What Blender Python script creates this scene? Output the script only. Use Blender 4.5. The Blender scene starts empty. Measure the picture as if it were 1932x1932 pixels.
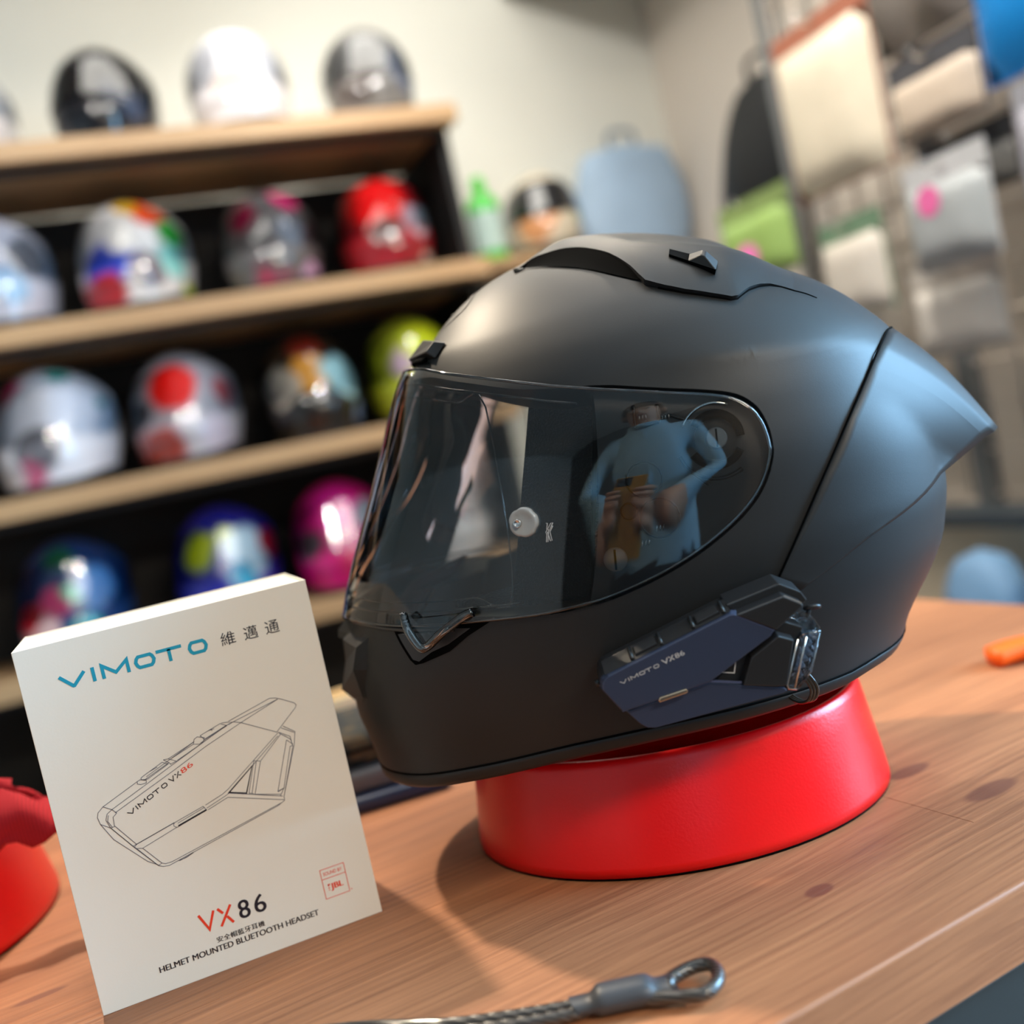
import bpy, bmesh, math, random
from mathutils import Vector, Matrix
random.seed(7)
SC = bpy.context.scene
COL = SC.collection

# ------------------------------------------------------------------ camera
cam_d = bpy.data.cameras.new('camera')
cam = bpy.data.objects.new('camera', cam_d)
COL.objects.link(cam)
SC.camera = cam
cam_d.sensor_width = 36.0
cam_d.sensor_fit = 'HORIZONTAL'
cam_d.lens = 36.0 * 1930.0 / 1932.0
cam_d.clip_start = 0.02
RIGHT = Vector((0.910625, -0.354972, -0.211558))
DOWN = Vector((-0.222838, 0.009317, -0.974811))
FWD = Vector((0.348002, 0.934830, -0.070617))
CAMPOS = Vector((0.057344, -0.493853, 0.213134))
m = Matrix.Identity(4)
for i in range(3):
    m[i][0] = RIGHT[i]; m[i][1] = -DOWN[i]; m[i][2] = -FWD[i]; m[i][3] = CAMPOS[i]
cam.matrix_world = m
cam_d.dof.use_dof = True
cam_d.dof.focus_distance = 0.453
cam_d.dof.aperture_fstop = 3.6
cam_d.dof.aperture_blades = 0

# ------------------------------------------------------------------ light
SC.view_settings.view_transform = 'Standard'
SC.view_settings.look = 'None'
SC.view_settings.exposure = 0.08
SC.view_settings.gamma = 1.0
SC.view_settings.use_curve_mapping = False
wd = bpy.data.worlds.new('world'); SC.world = wd; wd.use_nodes = True
wd.node_tree.nodes['Background'].inputs[0].default_value = (0.75, 0.82, 0.95, 1)
wd.node_tree.nodes['Background'].inputs[1].default_value = 0.6

def area_light(name, loc, target, sx, sy, power, color, spread=180):
    l = bpy.data.lights.new(name, 'AREA'); l.shape = 'RECTANGLE'
    l.size = sx; l.size_y = sy; l.energy = power; l.color = color
    l.spread = math.radians(spread)
    o = bpy.data.objects.new(name, l); COL.objects.link(o)
    o.location = loc
    o.rotation_euler = (Vector(target) - Vector(loc)).to_track_quat('-Z', 'Y').to_euler()
    return o
CEIL = 1.62       # ceiling height above the counter top
FLOOR = -0.92
# daylight entering through the shop window at the right front
area_light('window_daylight', (2.40, -.80, 0.80), (0.4, -0.1, 0.2), 1.0, 1.45, 170, (0.36, 0.68, 1.0))

# ------------------------------------------------------------------ materials
def srgb(r, g, b):
    f = lambda c: (c/255/12.92 if c/255 <= .04045 else ((c/255+.055)/1.055)**2.4)
    return (f(r), f(g), f(b), 1)
def new_mat(name):
    mt = bpy.data.materials.new(name); mt.use_nodes = True
    nt = mt.node_tree
    return mt, nt, nt.nodes['Principled BSDF']
def link(nt, a, b): nt.links.new(a, b)
def pbr(name, col, rough=.5, metal=0., spec=.5, bump=0., bscale=200., var=.06, vscale=8., coat=0., sheen=0., emit=0., det=3.):
    """plain procedural surface: colour with a little noise variation and fine relief"""
    mt, nt, b = new_mat(name)
    tc = nt.nodes.new('ShaderNodeTexCoord')
    n = nt.nodes.new('ShaderNodeTexNoise'); n.inputs['Scale'].default_value = vscale; n.inputs['Detail'].default_value = det
    link(nt, tc.outputs['Object'], n.inputs['Vector'])
    mx = nt.nodes.new('ShaderNodeMix'); mx.data_type = 'RGBA'
    mx.inputs['A'].default_value = tuple(c*(1-var) for c in col[:3])+(1,)
    mx.inputs['B'].default_value = tuple(min(1, c*(1+var)) for c in col[:3])+(1,)
    link(nt, n.outputs['Fac'], mx.inputs['Factor'])
    link(nt, mx.outputs['Result'], b.inputs['Base Color'])
    b.inputs['Roughness'].default_value = rough
    b.inputs['Metallic'].default_value = metal
    b.inputs['Specular IOR Level'].default_value = spec
    b.inputs['Coat Weight'].default_value = coat
    b.inputs['Coat Roughness'].default_value = .06
    b.inputs['Sheen Weight'].default_value = sheen
    if emit:
        b.inputs['Emission Color'].default_value = col; b.inputs['Emission Strength'].default_value = emit
    if bump:
        n2 = nt.nodes.new('ShaderNodeTexNoise'); n2.inputs['Scale'].default_value = bscale; n2.inputs['Detail'].default_value = 3
        link(nt, tc.outputs['Object'], n2.inputs['Vector'])
        bp = nt.nodes.new('ShaderNodeBump'); bp.inputs['Strength'].default_value = bump; bp.inputs['Distance'].default_value = .001
        link(nt, n2.outputs['Fac'], bp.inputs['Height']); link(nt, bp.outputs['Normal'], b.inputs['Normal'])
    return mt
def clear(name, tint=(.93, .95, .95, 1), ior=1.6, rough=.015, boost=1.0, bump=0., bscale=60):
    """thin clear plastic: Fresnel mix of see-through and mirror"""
    mt = bpy.data.materials.new(name); mt.use_nodes = True; nt = mt.node_tree
    nt.nodes.clear()
    out = nt.nodes.new('ShaderNodeOutputMaterial')
    tr = nt.nodes.new('ShaderNodeBsdfTransparent'); tr.inputs[0].default_value = tint
    gl = nt.nodes.new('ShaderNodeBsdfGlossy'); gl.inputs['Roughness'].default_value = rough
    fr = nt.nodes.new('ShaderNodeFresnel'); fr.inputs[0].default_value = ior
    mu = nt.nodes.new('ShaderNodeMath'); mu.operation = 'MULTIPLY'; mu.inputs[1].default_value = boost; mu.use_clamp = True
    mx = nt.nodes.new('ShaderNodeMixShader')
    link(nt, fr.outputs[0], mu.inputs[0]); link(nt, mu.outputs[0], mx.inputs[0])
    link(nt, tr.outputs[0], mx.inputs[1]); link(nt, gl.outputs[0], mx.inputs[2]); link(nt, mx.outputs[0], out.inputs[0])
    if bump:
        tc = nt.nodes.new('ShaderNodeTexCoord'); n2 = nt.nodes.new('ShaderNodeTexNoise'); n2.inputs['Scale'].default_value = bscale
        link(nt, tc.outputs['Object'], n2.inputs['Vector'])
        bp = nt.nodes.new('ShaderNodeBump'); bp.inputs['Strength'].default_value = bump; bp.inputs['Distance'].default_value = .002
        link(nt, n2.outputs['Fac'], bp.inputs['Height']); link(nt, bp.outputs[0], gl.inputs['Normal']); link(nt, bp.outputs[0], fr.inputs['Normal'])
    return mt
def wood(name, light, dark, gx=5., gy=150., knots=(), bump=.25, rough=.42, seed=0., rand=.25, vary=1.0):
    """grain runs along local x; knots are (x, y, rx, ry) in local metres"""
    mt, nt, b = new_mat(name)
    tc = nt.nodes.new('ShaderNodeTexCoord')
    oi = nt.nodes.new('ShaderNodeObjectInfo')
    mp = nt.nodes.new('ShaderNodeMapping'); mp.inputs['Scale'].default_value = (gx, gy, gy)
    mp.inputs['Location'].default_value = (seed, seed*2.3, 0)
    # a slow warp bends the grain
    wn = nt.nodes.new('ShaderNodeTexNoise'); wn.inputs['Scale'].default_value = 5.; wn.inputs['Detail'].default_value = 1
    link(nt, tc.outputs['Object'], wn.inputs['Vector'])
    ws = nt.nodes.new('ShaderNodeVectorMath'); ws.operation = 'SCALE'; ws.inputs['Scale'].default_value = .02
    link(nt, wn.outputs['Color'], ws.inputs[0])
    ad = nt.nodes.new('ShaderNodeVectorMath'); ad.operation = 'ADD'
    link(nt, tc.outputs['Object'], ad.inputs[0]); link(nt, ws.outputs[0], ad.inputs[1])
    link(nt, ad.outputs[0], mp.inputs['Vector'])
    n = nt.nodes.new('ShaderNodeTexNoise'); n.inputs['Scale'].default_value = 1.; n.inputs['Detail'].default_value = 5; n.inputs['Roughness'].default_value = .6
    link(nt, mp.outputs[0], n.inputs['Vector'])
    mp2 = nt.nodes.new('ShaderNodeMapping'); mp2.inputs['Scale'].default_value = (2.2, 22., 22.); mp2.inputs['Location'].default_value = (seed*3, seed, 0)
    link(nt, ad.outputs[0], mp2.inputs['Vector'])
    nb = nt.nodes.new('ShaderNodeTexNoise'); nb.inputs['Scale'].default_value = 1.; nb.inputs['Detail'].default_value = 3
    link(nt, mp2.outputs[0], nb.inputs['Vector'])
    sm = nt.nodes.new('ShaderNodeMath'); sm.operation = 'MULTIPLY_ADD'; sm.inputs[1].default_value = .55*vary; 
    link(nt, n.outputs['Fac'], sm.inputs[0])
    sm2 = nt.nodes.new('ShaderNodeMath'); sm2.operation = 'MULTIPLY_ADD'; sm2.inputs[1].default_value = .45*vary; sm2.inputs[2].default_value = .5-.5*vary
    link(nt, nb.outputs['Fac'], sm2.inputs[0]); link(nt, sm2.outputs[0], sm.inputs[2])
    cr = nt.nodes.new('ShaderNodeValToRGB')
    cr.color_ramp.elements[0].position = .30; cr.color_ramp.elements[0].color = dark
    cr.color_ramp.elements[1].position = .66; cr.color_ramp.elements[1].color = light
    link(nt, sm.outputs[0], cr.inputs[0])
    col = cr.outputs[0]
    hs = nt.nodes.new('ShaderNodeHueSaturation')
    mr = nt.nodes.new('ShaderNodeMapRange'); mr.inputs['To Min'].default_value = 1-rand; mr.inputs['To Max'].default_value = 1+rand*.4
    link(nt, oi.outputs['Random'], mr.inputs['Value']); link(nt, mr.outputs[0], hs.inputs['Value'])
    link(nt, col, hs.inputs['Color']); col = hs.outputs[0]
    for (kx, ky, rx, ry) in knots:
        vs = nt.nodes.new('ShaderNodeVectorMath'); vs.operation = 'SUBTRACT'; vs.inputs[1].default_value = (kx, ky, 0)
        link(nt, tc.outputs['Object'], vs.inputs[0])
        vm = nt.nodes.new('ShaderNodeVectorMath'); vm.operation = 'MULTIPLY'; vm.inputs[1].default_value = (1/rx, 1/ry, 0)
        link(nt, vs.outputs[0], vm.inputs[0])
        ln = nt.nodes.new('ShaderNodeVectorMath'); ln.operation = 'LENGTH'; link(nt, vm.outputs[0], ln.inputs[0])
        kr = nt.nodes.new('ShaderNodeMapRange'); kr.interpolation_type = 'SMOOTHSTEP'
        kr.inputs['From Min'].default_value = 1.25; kr.inputs['From Max'].default_value = .8
        link(nt, ln.outputs['Value'], kr.inputs['Value'])
        km = nt.nodes.new('ShaderNodeMix'); km.data_type = 'RGBA'; km.inputs['B'].default_value = srgb(116, 66, 48)
        k8 = nt.nodes.new('ShaderNodeMath'); k8.operation = 'MULTIPLY'; k8.inputs[1].default_value = .85
        link(nt, kr.outputs[0], k8.inputs[0]); link(nt, k8.outputs[0], km.inputs['Factor'])
        link(nt, col, km.inputs['A']); col = km.outputs['Result']
    link(nt, col, b.inputs['Base Color'])
    b.inputs['Roughness'].default_value = rough
    bp = nt.nodes.new('ShaderNodeBump'); bp.inputs['Strength'].default_value = bump; bp.inputs['Distance'].default_value = .0008
    link(nt, n.outputs['Fac'], bp.inputs['Height']); link(nt, bp.outputs[0], b.inputs['Normal'])
    return mt
def paint(name, base, blobs, rough=.22, coat=.6):
    """airbrushed helmet graphics and painted-in reflections: soft colour fields at object-space places (x, y, z, radius, colour)"""
    mt, nt, b = new_mat(name)
    tc = nt.nodes.new('ShaderNodeTexCoord')
    nz = nt.nodes.new('ShaderNodeTexNoise'); nz.inputs['Scale'].default_value = 14.
    link(nt, tc.outputs['Object'], nz.inputs['Vector'])
    sc = nt.nodes.new('ShaderNodeVectorMath'); sc.operation = 'MULTIPLY_ADD'; sc.inputs[1].default_value = (.05, .05, .05); sc.inputs[2].default_value = (-.025, -.025, -.025)
    link(nt, nz.outputs['Color'], sc.inputs[0])
    wv = nt.nodes.new('ShaderNodeVectorMath'); wv.operation = 'ADD'
    link(nt, tc.outputs['Object'], wv.inputs[0]); link(nt, sc.outputs[0], wv.inputs[1])
    rgb = nt.nodes.new('ShaderNodeRGB'); rgb.outputs[0].default_value = base
    col = rgb.outputs[0]
    for (x, y, z, r, c) in blobs:
        d = nt.nodes.new('ShaderNodeVectorMath'); d.operation = 'DISTANCE'; d.inputs[1].default_value = (x, y, z)
        link(nt, wv.outputs[0], d.inputs[0])
        mr = nt.nodes.new('ShaderNodeMapRange'); mr.interpolation_type = 'SMOOTHSTEP'
        mr.inputs['From Min'].default_value = r*1.12; mr.inputs['From Max'].default_value = r*.82
        link(nt, d.outputs['Value'], mr.inputs['Value'])
        mx = nt.nodes.new('ShaderNodeMix'); mx.data_type = 'RGBA'; mx.inputs['B'].default_value = c
        link(nt, mr.outputs[0], mx.inputs['Factor']); link(nt, col, mx.inputs['A']); col = mx.outputs['Result']
    link(nt, col, b.inputs['Base Color'])
    b.inputs['Roughness'].default_value = rough; b.inputs['Coat Weight'].default_value = coat; b.inputs['Coat Roughness'].default_value = .05
    return mt

M = {}
M['helmet'] = pbr('matte_black_lacquer', (.0075, .0075, .0075, 1), .50, spec=.52, bump=.05, bscale=2600, var=.05, vscale=30)
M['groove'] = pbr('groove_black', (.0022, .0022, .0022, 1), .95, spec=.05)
M['black'] = pbr('black_plastic', (.012, .012, .012, 1), .38, bump=.04, bscale=1500)
M['satin'] = pbr('satin_black_plastic', (.018, .018, .019, 1), .32, bump=.02, bscale=1500)
M['fabric'] = pbr('dark_knit_lining', (.030, .030, .031, 1), .95, spec=.15, bump=1.0, bscale=900, sheen=.3)
M['greyfabric'] = pbr('grey_knit_lining', (.085, .085, .085, 1), .95, spec=.15, bump=1.0, bscale=700, sheen=.3)
M['plate'] = pbr('visor_base_plate', (.045, .040, .037, 1), .5, bump=.03, bscale=800)
M['visor'] = clear('clear_visor', (.79, .80, .795, 1), 1.78, .012)
M['rim'] = clear('clear_rim', (.82, .84, .84, 1), 1.9, .05, 1.3)
M['lens'] = clear('clear_lens', (.93, .95, .97, 1), 1.9, .10, 1.2, bump=.6, bscale=220)
M['screw'] = pbr('grey_screw', (.34, .30, .27, 1), .45, metal=.5)
M['pin'] = pbr('clear_grey_pin', (.36, .36, .35, 1), .25, coat=.4)
M['steel'] = pbr('bright_steel', (.75, .73, .70, 1), .18, metal=1.)
M['gold'] = pbr('champagne_metal', (.80, .60, .40, 1), .22, metal=1.)
M['navy'] = pbr('navy_anodised', srgb(54, 63, 86), .40, metal=.2, bump=.03, bscale=2500)
M['navylit'] = pbr('navy_lit_bevel', srgb(92, 100, 132), .35, metal=.4)
M['silver'] = pbr('silver_print', srgb(205, 205, 205), .4)
M['red'] = pbr('red_painted_shell', srgb(240, 6, 12), .30, spec=.5, bump=.10, bscale=700, var=.03, vscale=20)
M['redcloth'] = pbr('red_ribbed_cloth', srgb(190, 12, 28), .9, bump=.6, bscale=900, sheen=.4)
M['carton'] = pbr('white_carton', srgb(230, 223, 210), .48, bump=.03, bscale=900, var=.01)
M['cartoncut'] = pbr('white_board_edge', srgb(240, 235, 218), .6, bump=.2, bscale=300, var=.02)
M['teal'] = pbr('teal_print', srgb(24, 150, 178), .4)
M['ink'] = pbr('black_print', srgb(22, 20, 34), .45)
M['line'] = pbr('grey_line_print', srgb(92, 92, 104), .5)
M['orangeprint'] = pbr('orange_red_print', srgb(232, 58, 28), .45)
M['tabletop'] = wood('brown_stained_pine', srgb(204, 146, 104), srgb(150, 94, 62), 7., 260., rough=.45, bump=.35, rand=.10, vary=.85)
M['shelfwood'] = wood('pale_birch_board', srgb(205, 170, 128), srgb(176, 138, 98), 4., 60., rough=.45, bump=.1, rand=.05)
M['steelframe'] = pbr('grey_powder_coat', srgb(50, 54, 54), .42, bump=.06, bscale=1400)
M['cable'] = pbr('black_coated_wire', (.030, .026, .022, 1), .18, coat=.5)
M['shrink'] = pbr('grey_shrink_tube', srgb(62, 64, 68), .45, bump=.05, bscale=300)

# ------------------------------------------------------------------ helpers
def mesh(name, verts, faces, mat, parent=None, smooth=True, merge=0., recalc=True, sharp=None):
    me = bpy.data.meshes.new(name)
    me.from_pydata([tuple(v) for v in verts], [], faces)
    if merge or recalc:
        bm = bmesh.new(); bm.from_mesh(me)
        if merge: bmesh.ops.remove_doubles(bm, verts=bm.verts, dist=merge)
        if recalc: bmesh.ops.recalc_face_normals(bm, faces=bm.faces)
        bm.to_mesh(me); bm.free()
    me.materials.append(mat)
    for p in me.polygons: p.use_smooth = smooth
    if sharp is not None and smooth:
        me.set_sharp_from_angle(angle=math.radians(sharp))
    o = bpy.data.objects.new(name, me); COL.objects.link(o)
    if parent: o.parent = parent
    return o
def empty(name, loc=(0, 0, 0), rz=0.):
    o = bpy.data.objects.new(name, None); COL.objects.link(o)
    o.location = loc; o.rotation_euler = (0, 0, rz); o.empty_display_size = .02
    return o
def tag(o, label, cat, group=None, kind=None):
    o['label'] = label; o['category'] = cat
    if group: o['group'] = group
    if kind: o['kind'] = kind
    return o
def struct(o): o['kind'] = 'structure'; return o
def mod_bevel(o, w, seg=2, ang=30):
    b = o.modifiers.new('bevel', 'BEVEL'); b.width = w; b.segments = seg; b.limit_method = 'ANGLE'; b.angle_limit = math.radians(ang)
    return o
def mod_solid(o, t, off=-1):
    s = o.modifiers.new('solid', 'SOLIDIFY'); s.thickness = t; s.offset = off
    return o
def box(name, lo, hi, mat, parent=None, bevel=0., smooth=False):
    x0, y0, z0 = lo; x1, y1, z1 = hi
    v = [(x0,y0,z0),(x1,y0,z0),(x1,y1,z0),(x0,y1,z0),(x0,y0,z1),(x1,y0,z1),(x1,y1,z1),(x0,y1,z1)]
    f = [(0,3,2,1),(4,5,6,7),(0,1,5,4),(1,2,6,5),(2,3,7,6),(3,0,4,7)]
    o = mesh(name, v, f, mat, parent, smooth)
    if bevel: mod_bevel(o, bevel)
    return o
def grid(nu, nv, wrap=False):
    f = []
    for i in range(nu - (0 if wrap else 1)):
        for j in range(nv-1):
            a = i*nv+j; b = ((i+1) % nu)*nv+j
            f.append((a, b, b+1, a+1))
    return f
def tube(name, pts, r, mat, parent=None, n=8, closed=False, cap=True):
    pts = [Vector(p) for p in pts]; N = len(pts); vs = []; fs = []
    rad = r if callable(r) else (lambda t: r)
    prev = None
    for i, p in enumerate(pts):
        a = pts[i-1] if (i > 0 or closed) else p
        b = pts[(i+1) % N] if (i < N-1 or closed) else p
        t = (b-a).normalized()
        if prev is None:
            u = t.orthogonal().normalized()
        else:
            u = (prev - t*prev.dot(t)).normalized()
        prev = u; w = t.cross(u)
        rr = rad(i/max(1, N-1))
        for k in range(n):
            an = 2*math.pi*k/n
            vs.append(p + u*math.cos(an)*rr + w*math.sin(an)*rr)
    for i in range(N if closed else N-1):
        for k in range(n):
            a = i*n+k; b = i*n+(k+1) % n; c = ((i+1) % N)*n+(k+1) % n; d = ((i+1) % N)*n+k
            fs.append((a, b, c, d))
    if cap and not closed:
        fs.append(tuple(range(n))); fs.append(tuple((N-1)*n+k for k in range(n)))
    return mesh(name, vs, fs, mat, parent)
def spline(pts, k=6, closed=False):
    pts = [Vector(p) for p in pts]; out = []; n = len(pts)
    for i in range(n if closed else n-1):
        g = lambda j: pts[j % n] if closed else pts[max(0, min(n-1, j))]
        p0, p1, p2, p3 = g(i-1), g(i), g(i+1), g(i+2)
        for j in range(k):
            t = j/k
            out.append(.5*((2*p1)+(p2-p0)*t+(2*p0-5*p1+4*p2-p3)*t*t+(3*p1-p0-3*p2+p3)*t**3))
    if not closed: out.append(pts[-1])
    return out
class Frame:
    """flat drawing frame: origin, right, up, normal"""
    def __init__(s, o, ex, ey, en, k=.001): s.o, s.ex, s.ey, s.en, s.k = Vector(o), Vector(ex), Vector(ey), Vector(en), k
    def __call__(s, a, b, n=0.): return s.o + s.ex*(a*s.k) + s.ey*(b*s.k) + s.en*n
def prism(name, fr, poly, n0, n1, mat, parent=None, bevel=0., shrink=0.):
    """polygon in a frame extruded from height n0 to n1; shrink pulls the top in (bevelled sides)"""
    N = len(poly)
    cx = sum(p[0] for p in poly)/N; cy = sum(p[1] for p in poly)/N
    vs = [fr(p[0], p[1], n0) for p in poly]
    for p in poly:
        d = math.hypot(p[0]-cx, p[1]-cy) or 1
        k = 1-shrink/d
        vs.append(fr(cx+(p[0]-cx)*k, cy+(p[1]-cy)*k, n1))
    fs = [tuple(range(N))[::-1], tuple(range(N, 2*N))]+[(i, (i+1) % N, N+(i+1) % N, N+i) for i in range(N)]
    o = mesh(name, vs, fs, mat, parent, False)
    if bevel: mod_bevel(o, bevel, 2, 20)
    return o
def strokes(name, fr, lines, w, n, mat, parent, closed=False, thick=0.):
    """flat printed polylines of width w (frame units) at height n"""
    vs = []; fs = []
    for ln in lines:
        cl = closed and len(ln) > 2
        pts = [Vector((p[0], p[1])) for p in ln]
        if cl and (pts[0]-pts[-1]).length < 1e-6: pts = pts[:-1]
        N = len(pts); base = len(vs)
        for i, p in enumerate(pts):
            a = pts[i-1] if (i > 0 or cl) else None
            b = pts[(i+1) % N] if (i < N-1 or cl) else None
            d1 = (p-a).normalized() if a is not None and (p-a).length > 1e-9 else None
            d2 = (b-p).normalized() if b is not None and (b-p).length > 1e-9 else None
            if d1 is None: d1 = d2
            if d2 is None: d2 = d1
            n1 = Vector((-d1.y, d1.x)); n2 = Vector((-d2.y, d2.x))
            mi = (n1+n2)
            mi = mi.normalized() if mi.length > .2 else n1
            k = 1/max(.45, mi.dot(n1))
            q = mi*(w/2*k)
            vs.append(fr(p.x+q.x, p.y+q.y, n)); vs.append(fr(p.x-q.x, p.y-q.y, n))
        for i in range(N if cl else N-1):
            a = base+2*i; b = base+2*((i+1) % N)
            fs.append((a, a+1, b+1, b))
    return mesh(name, vs, fs, mat, parent, False, recalc=False)
def lettering(name, body, fr, x0, y0, x1, y1, n, mat, parent, bold=0., yfit=True, skew=0., spacing=1., fat=(0,)):
    """built-in font outlined, filled and fitted to a rectangle of the frame"""
    cu = bpy.data.curves.new(name, 'FONT'); cu.body = body; cu.offset = bold; cu.resolution_u = 4; cu.space_character = spacing
    to = bpy.data.objects.new(name, cu); COL.objects.link(to)
    bpy.context.view_layer.update()
    me0 = bpy.data.meshes.new_from_object(to.evaluated_get(bpy.context.evaluated_depsgraph_get()))
    vs = [v.co.copy() for v in me0.vertices]; fs = [tuple(p.vertices) for p in me0.polygons]
    bpy.data.objects.remove(to); bpy.data.meshes.remove(me0); bpy.data.curves.remove(cu)
    ax, bx = min(v.x for v in vs), max(v.x for v in vs); ay, by = min(v.y for v in vs), max(v.y for v in vs)
    out = []
    nf = len(vs); f0 = list(fs); fs = []
    for q, d in enumerate(fat):
        for v in vs:
            u = (v.x-ax)/(bx-ax); w = (v.y-ay)/(by-ay)
            out.append(fr(x0+(x1-x0)*u+skew*w+d, y0+(y1-y0)*w, n+q*1e-5))
        fs += [tuple(i+q*nf for i in f) for f in f0]
    return mesh(name, out, fs, mat, parent, False, recalc=False)

# ------------------------------------------------------------------ the room
M['wall'] = pbr('cream_wall_paint', srgb(222, 221, 211), .75, bump=.05, bscale=300, var=.015)
M['wallr'] = pbr('warm_grey_wall_paint', srgb(216, 205, 192), .75, bump=.05, bscale=300, var=.02)
M['ceil'] = pbr('white_ceiling', srgb(214, 212, 205), .8, var=.02)
M['floor'] = pbr('grey_floor', srgb(84, 78, 76), .35, var=.12, vscale=2.)
X0, X1, Y0, Y1 = -2.6, 1.62, -2.9, 1.92
struct(box('floor', (X0, Y0, FLOOR-.05), (3.0, Y1, FLOOR), M['floor']))
struct(box('ceiling', (X0, Y0, CEIL), (3.0, Y1, CEIL+.05), M['ceil']))
struct(box('wall_back', (X0, Y1, FLOOR), (X1+.1, Y1+.08, CEIL), M['wall']))
struct(box('wall_left', (X0-.08, Y0, FLOOR), (X0, Y1, CEIL), M['wallr']))
M['walldark'] = pbr('brown_grey_wall_paint', srgb(104, 96, 88), .75, var=.1, vscale=1.5)
struct(box('wall_front', (X0, Y0-.08, FLOOR), (3.0, Y0, CEIL), M['walldark']))
struct(box('wall_right', (X1, -.25, FLOOR), (X1+.1, Y1, CEIL), M['wallr']))
# shop window to the right of the photographer
XW = 2.45
win = box('window_1', (XW-.03, Y0, FLOOR), (XW+.03, -.25, FLOOR+.45), M['wall']); struct(win)
M['winframe'] = pbr('grey_window_frame', srgb(90, 94, 96), .4)
M['pane'] = clear('window_glass', (.96, .98, 1, 1), 1.45, .0)
for (a, b, c, d) in [(Y0, Y0+.06, FLOOR+.45, CEIL), (-.31, -.25, FLOOR+.45, CEIL), (-1.64, -1.58, FLOOR+.45, CEIL)]:
    box('window_frame', (XW-.03, a, c), (XW+.03, b, d), M['winframe'], win)
box('window_frame', (XW-.03, Y0+.06, CEIL-.07), (XW+.03, -.31, CEIL), M['winframe'], win)
for (a, b) in [(Y0+.06, -1.64), (-1.58, -.31)]:
    box('window_pane', (XW+.0, a, FLOOR+.45), (XW+.004, b, CEIL-.07), M['pane'], win)
struct(box('wall_right.001', (X1+.1, -.25, FLOOR), (XW+.03, -.17, CEIL), M['wall']))
struct(box('baseboard_back', (X0, Y1-.015, FLOOR), (X1, Y1, FLOOR+.09), M['winframe']))
# soffit that drops along the right wall
struct(box('trim_1', (1.22, .2, 1.30), (X1, Y1, CEIL), pbr('grey_soffit_paint', srgb(196, 198, 196), .7)))

# ------------------------------------------------------------------ ceiling lamps
M['lampwhite'] = pbr('white_lamp_body', srgb(225, 225, 222), .4)
M['lampglow'] = pbr('lamp_glow', (1, .95, .86, 1), .5, emit=14.)
def lathe(name, prof, mat, parent=None, n=24, frame=None):
    vs = []
    for k in range(n):
        a = 2*math.pi*k/n
        for (r, z) in prof: vs.append((r*math.cos(a), r*math.sin(a), z))
    o = mesh(name, vs, grid(n, len(prof), True), mat, parent, merge=1e-6, sharp=35)
    return o
def spot(loc, target, power, color, angle, label, radius=.03, blend=.5):
    t = empty('ceiling_spotlight', loc)
    tag(t, label, 'lamp', 'ceiling spotlights')
    d = (Vector(target)-Vector(loc)).normalized()
    q = d.to_track_quat('-Z', 'Y')
    box('track_adapter', (-.02, -.05, CEIL-loc[2]-.03), (.02, .05, CEIL-loc[2]), M['lampwhite'], t)
    tube('stem', [(0, 0, .05), (0, 0, CEIL-loc[2]-.02)], .006, M['lampwhite'], t)
    hd = lathe('lamp_head', [(0, .10), (.03, .10), (.04, .085), (.045, .0), (.05, -.02), (.044, -.02), (.038, .0)], M['lampwhite'], t)
    hd.rotation_euler = q.to_euler()
    gl = lathe('bulb', [(0, .012), (.036, .012), (.036, .008), (0, .008)], M['lampglow'], t)
    gl.rotation_euler = q.to_euler()
    l = bpy.data.lights.new('spot', 'SPOT'); l.energy = power; l.color = color; l.spot_size = math.radians(angle); l.spot_blend = blend
    l.shadow_soft_size = radius
    lo = bpy.data.objects.new('spotlight_beam', l); COL.objects.link(lo)
    lo.location = Vector(loc)+d*.04; lo.rotation_euler = q.to_euler()
    return t
WARM = (1.0, .80, .58)
def panel(x, y, sx, sy, power, color, label):
    t = empty('ceiling_panel_light', (x, y, CEIL)); tag(t, label, 'lamp', 'ceiling panel lights')
    box('frame', (-sx/2-.02, -sy/2-.02, -.03), (sx/2+.02, sy/2+.02, -.001), M['lampwhite'], t)
    l = area_light('panel_glow', (x, y, CEIL-.035), (x, y, 0), sx, sy, power, color)
    return t

# ------------------------------------------------------------------ lamps of the shop and added fill spots
spot((.06-.10, .86, 1.45), (.10, .0, .0), 100, (1., .83, .62), 75, 'white ceiling spotlight hanging over the back edge of the counter', .034)
spot((.95, .95, 1.45), (.35, .05, .1), 16, (1., .86, .68), 80, 'white ceiling spotlight near the grid wall, aimed at the counter', .04)
spot((-.1, .55, 1.5), (.1, 1.6, .36), 20, (1., .94, .86), 80, 'white ceiling spotlight aimed at the left of the helmet shelves', .03)
spot((.65, .55, 1.5), (.6, 1.6, .36), 22, (1., .95, .88), 80, 'white ceiling spotlight aimed at the right of the helmet shelves', .03)
panel(1.0, -2.1, 1.2, .3, 62, (1., .85, .66), 'long white ceiling panel lamp behind the photographer')
spot((.72, .75, 1.5), (1.15, 1.9, .75), 22, (1., .97, .92), 85, 'added white ceiling spotlight brightening the corner with the pale blue bag', .04, .8)  # unseen lamp added to lift the dim back corner
spot((.75, .35, 1.5), (1.38, .80, .25), 56, (1., .93, .84), 90, 'added white ceiling spotlight brightening the grid wall of packs', .04, .8)  # fill light added for the right wall, no known source
panel(.55, .25, 1.2, .3, 7, (1., .95, .88), 'long white ceiling panel lamp above the black helmet')
panel(.55, 1.35, 1.2, .3, 9, (1., .96, .88), 'long white ceiling panel lamp above the helmet shelves')

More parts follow.
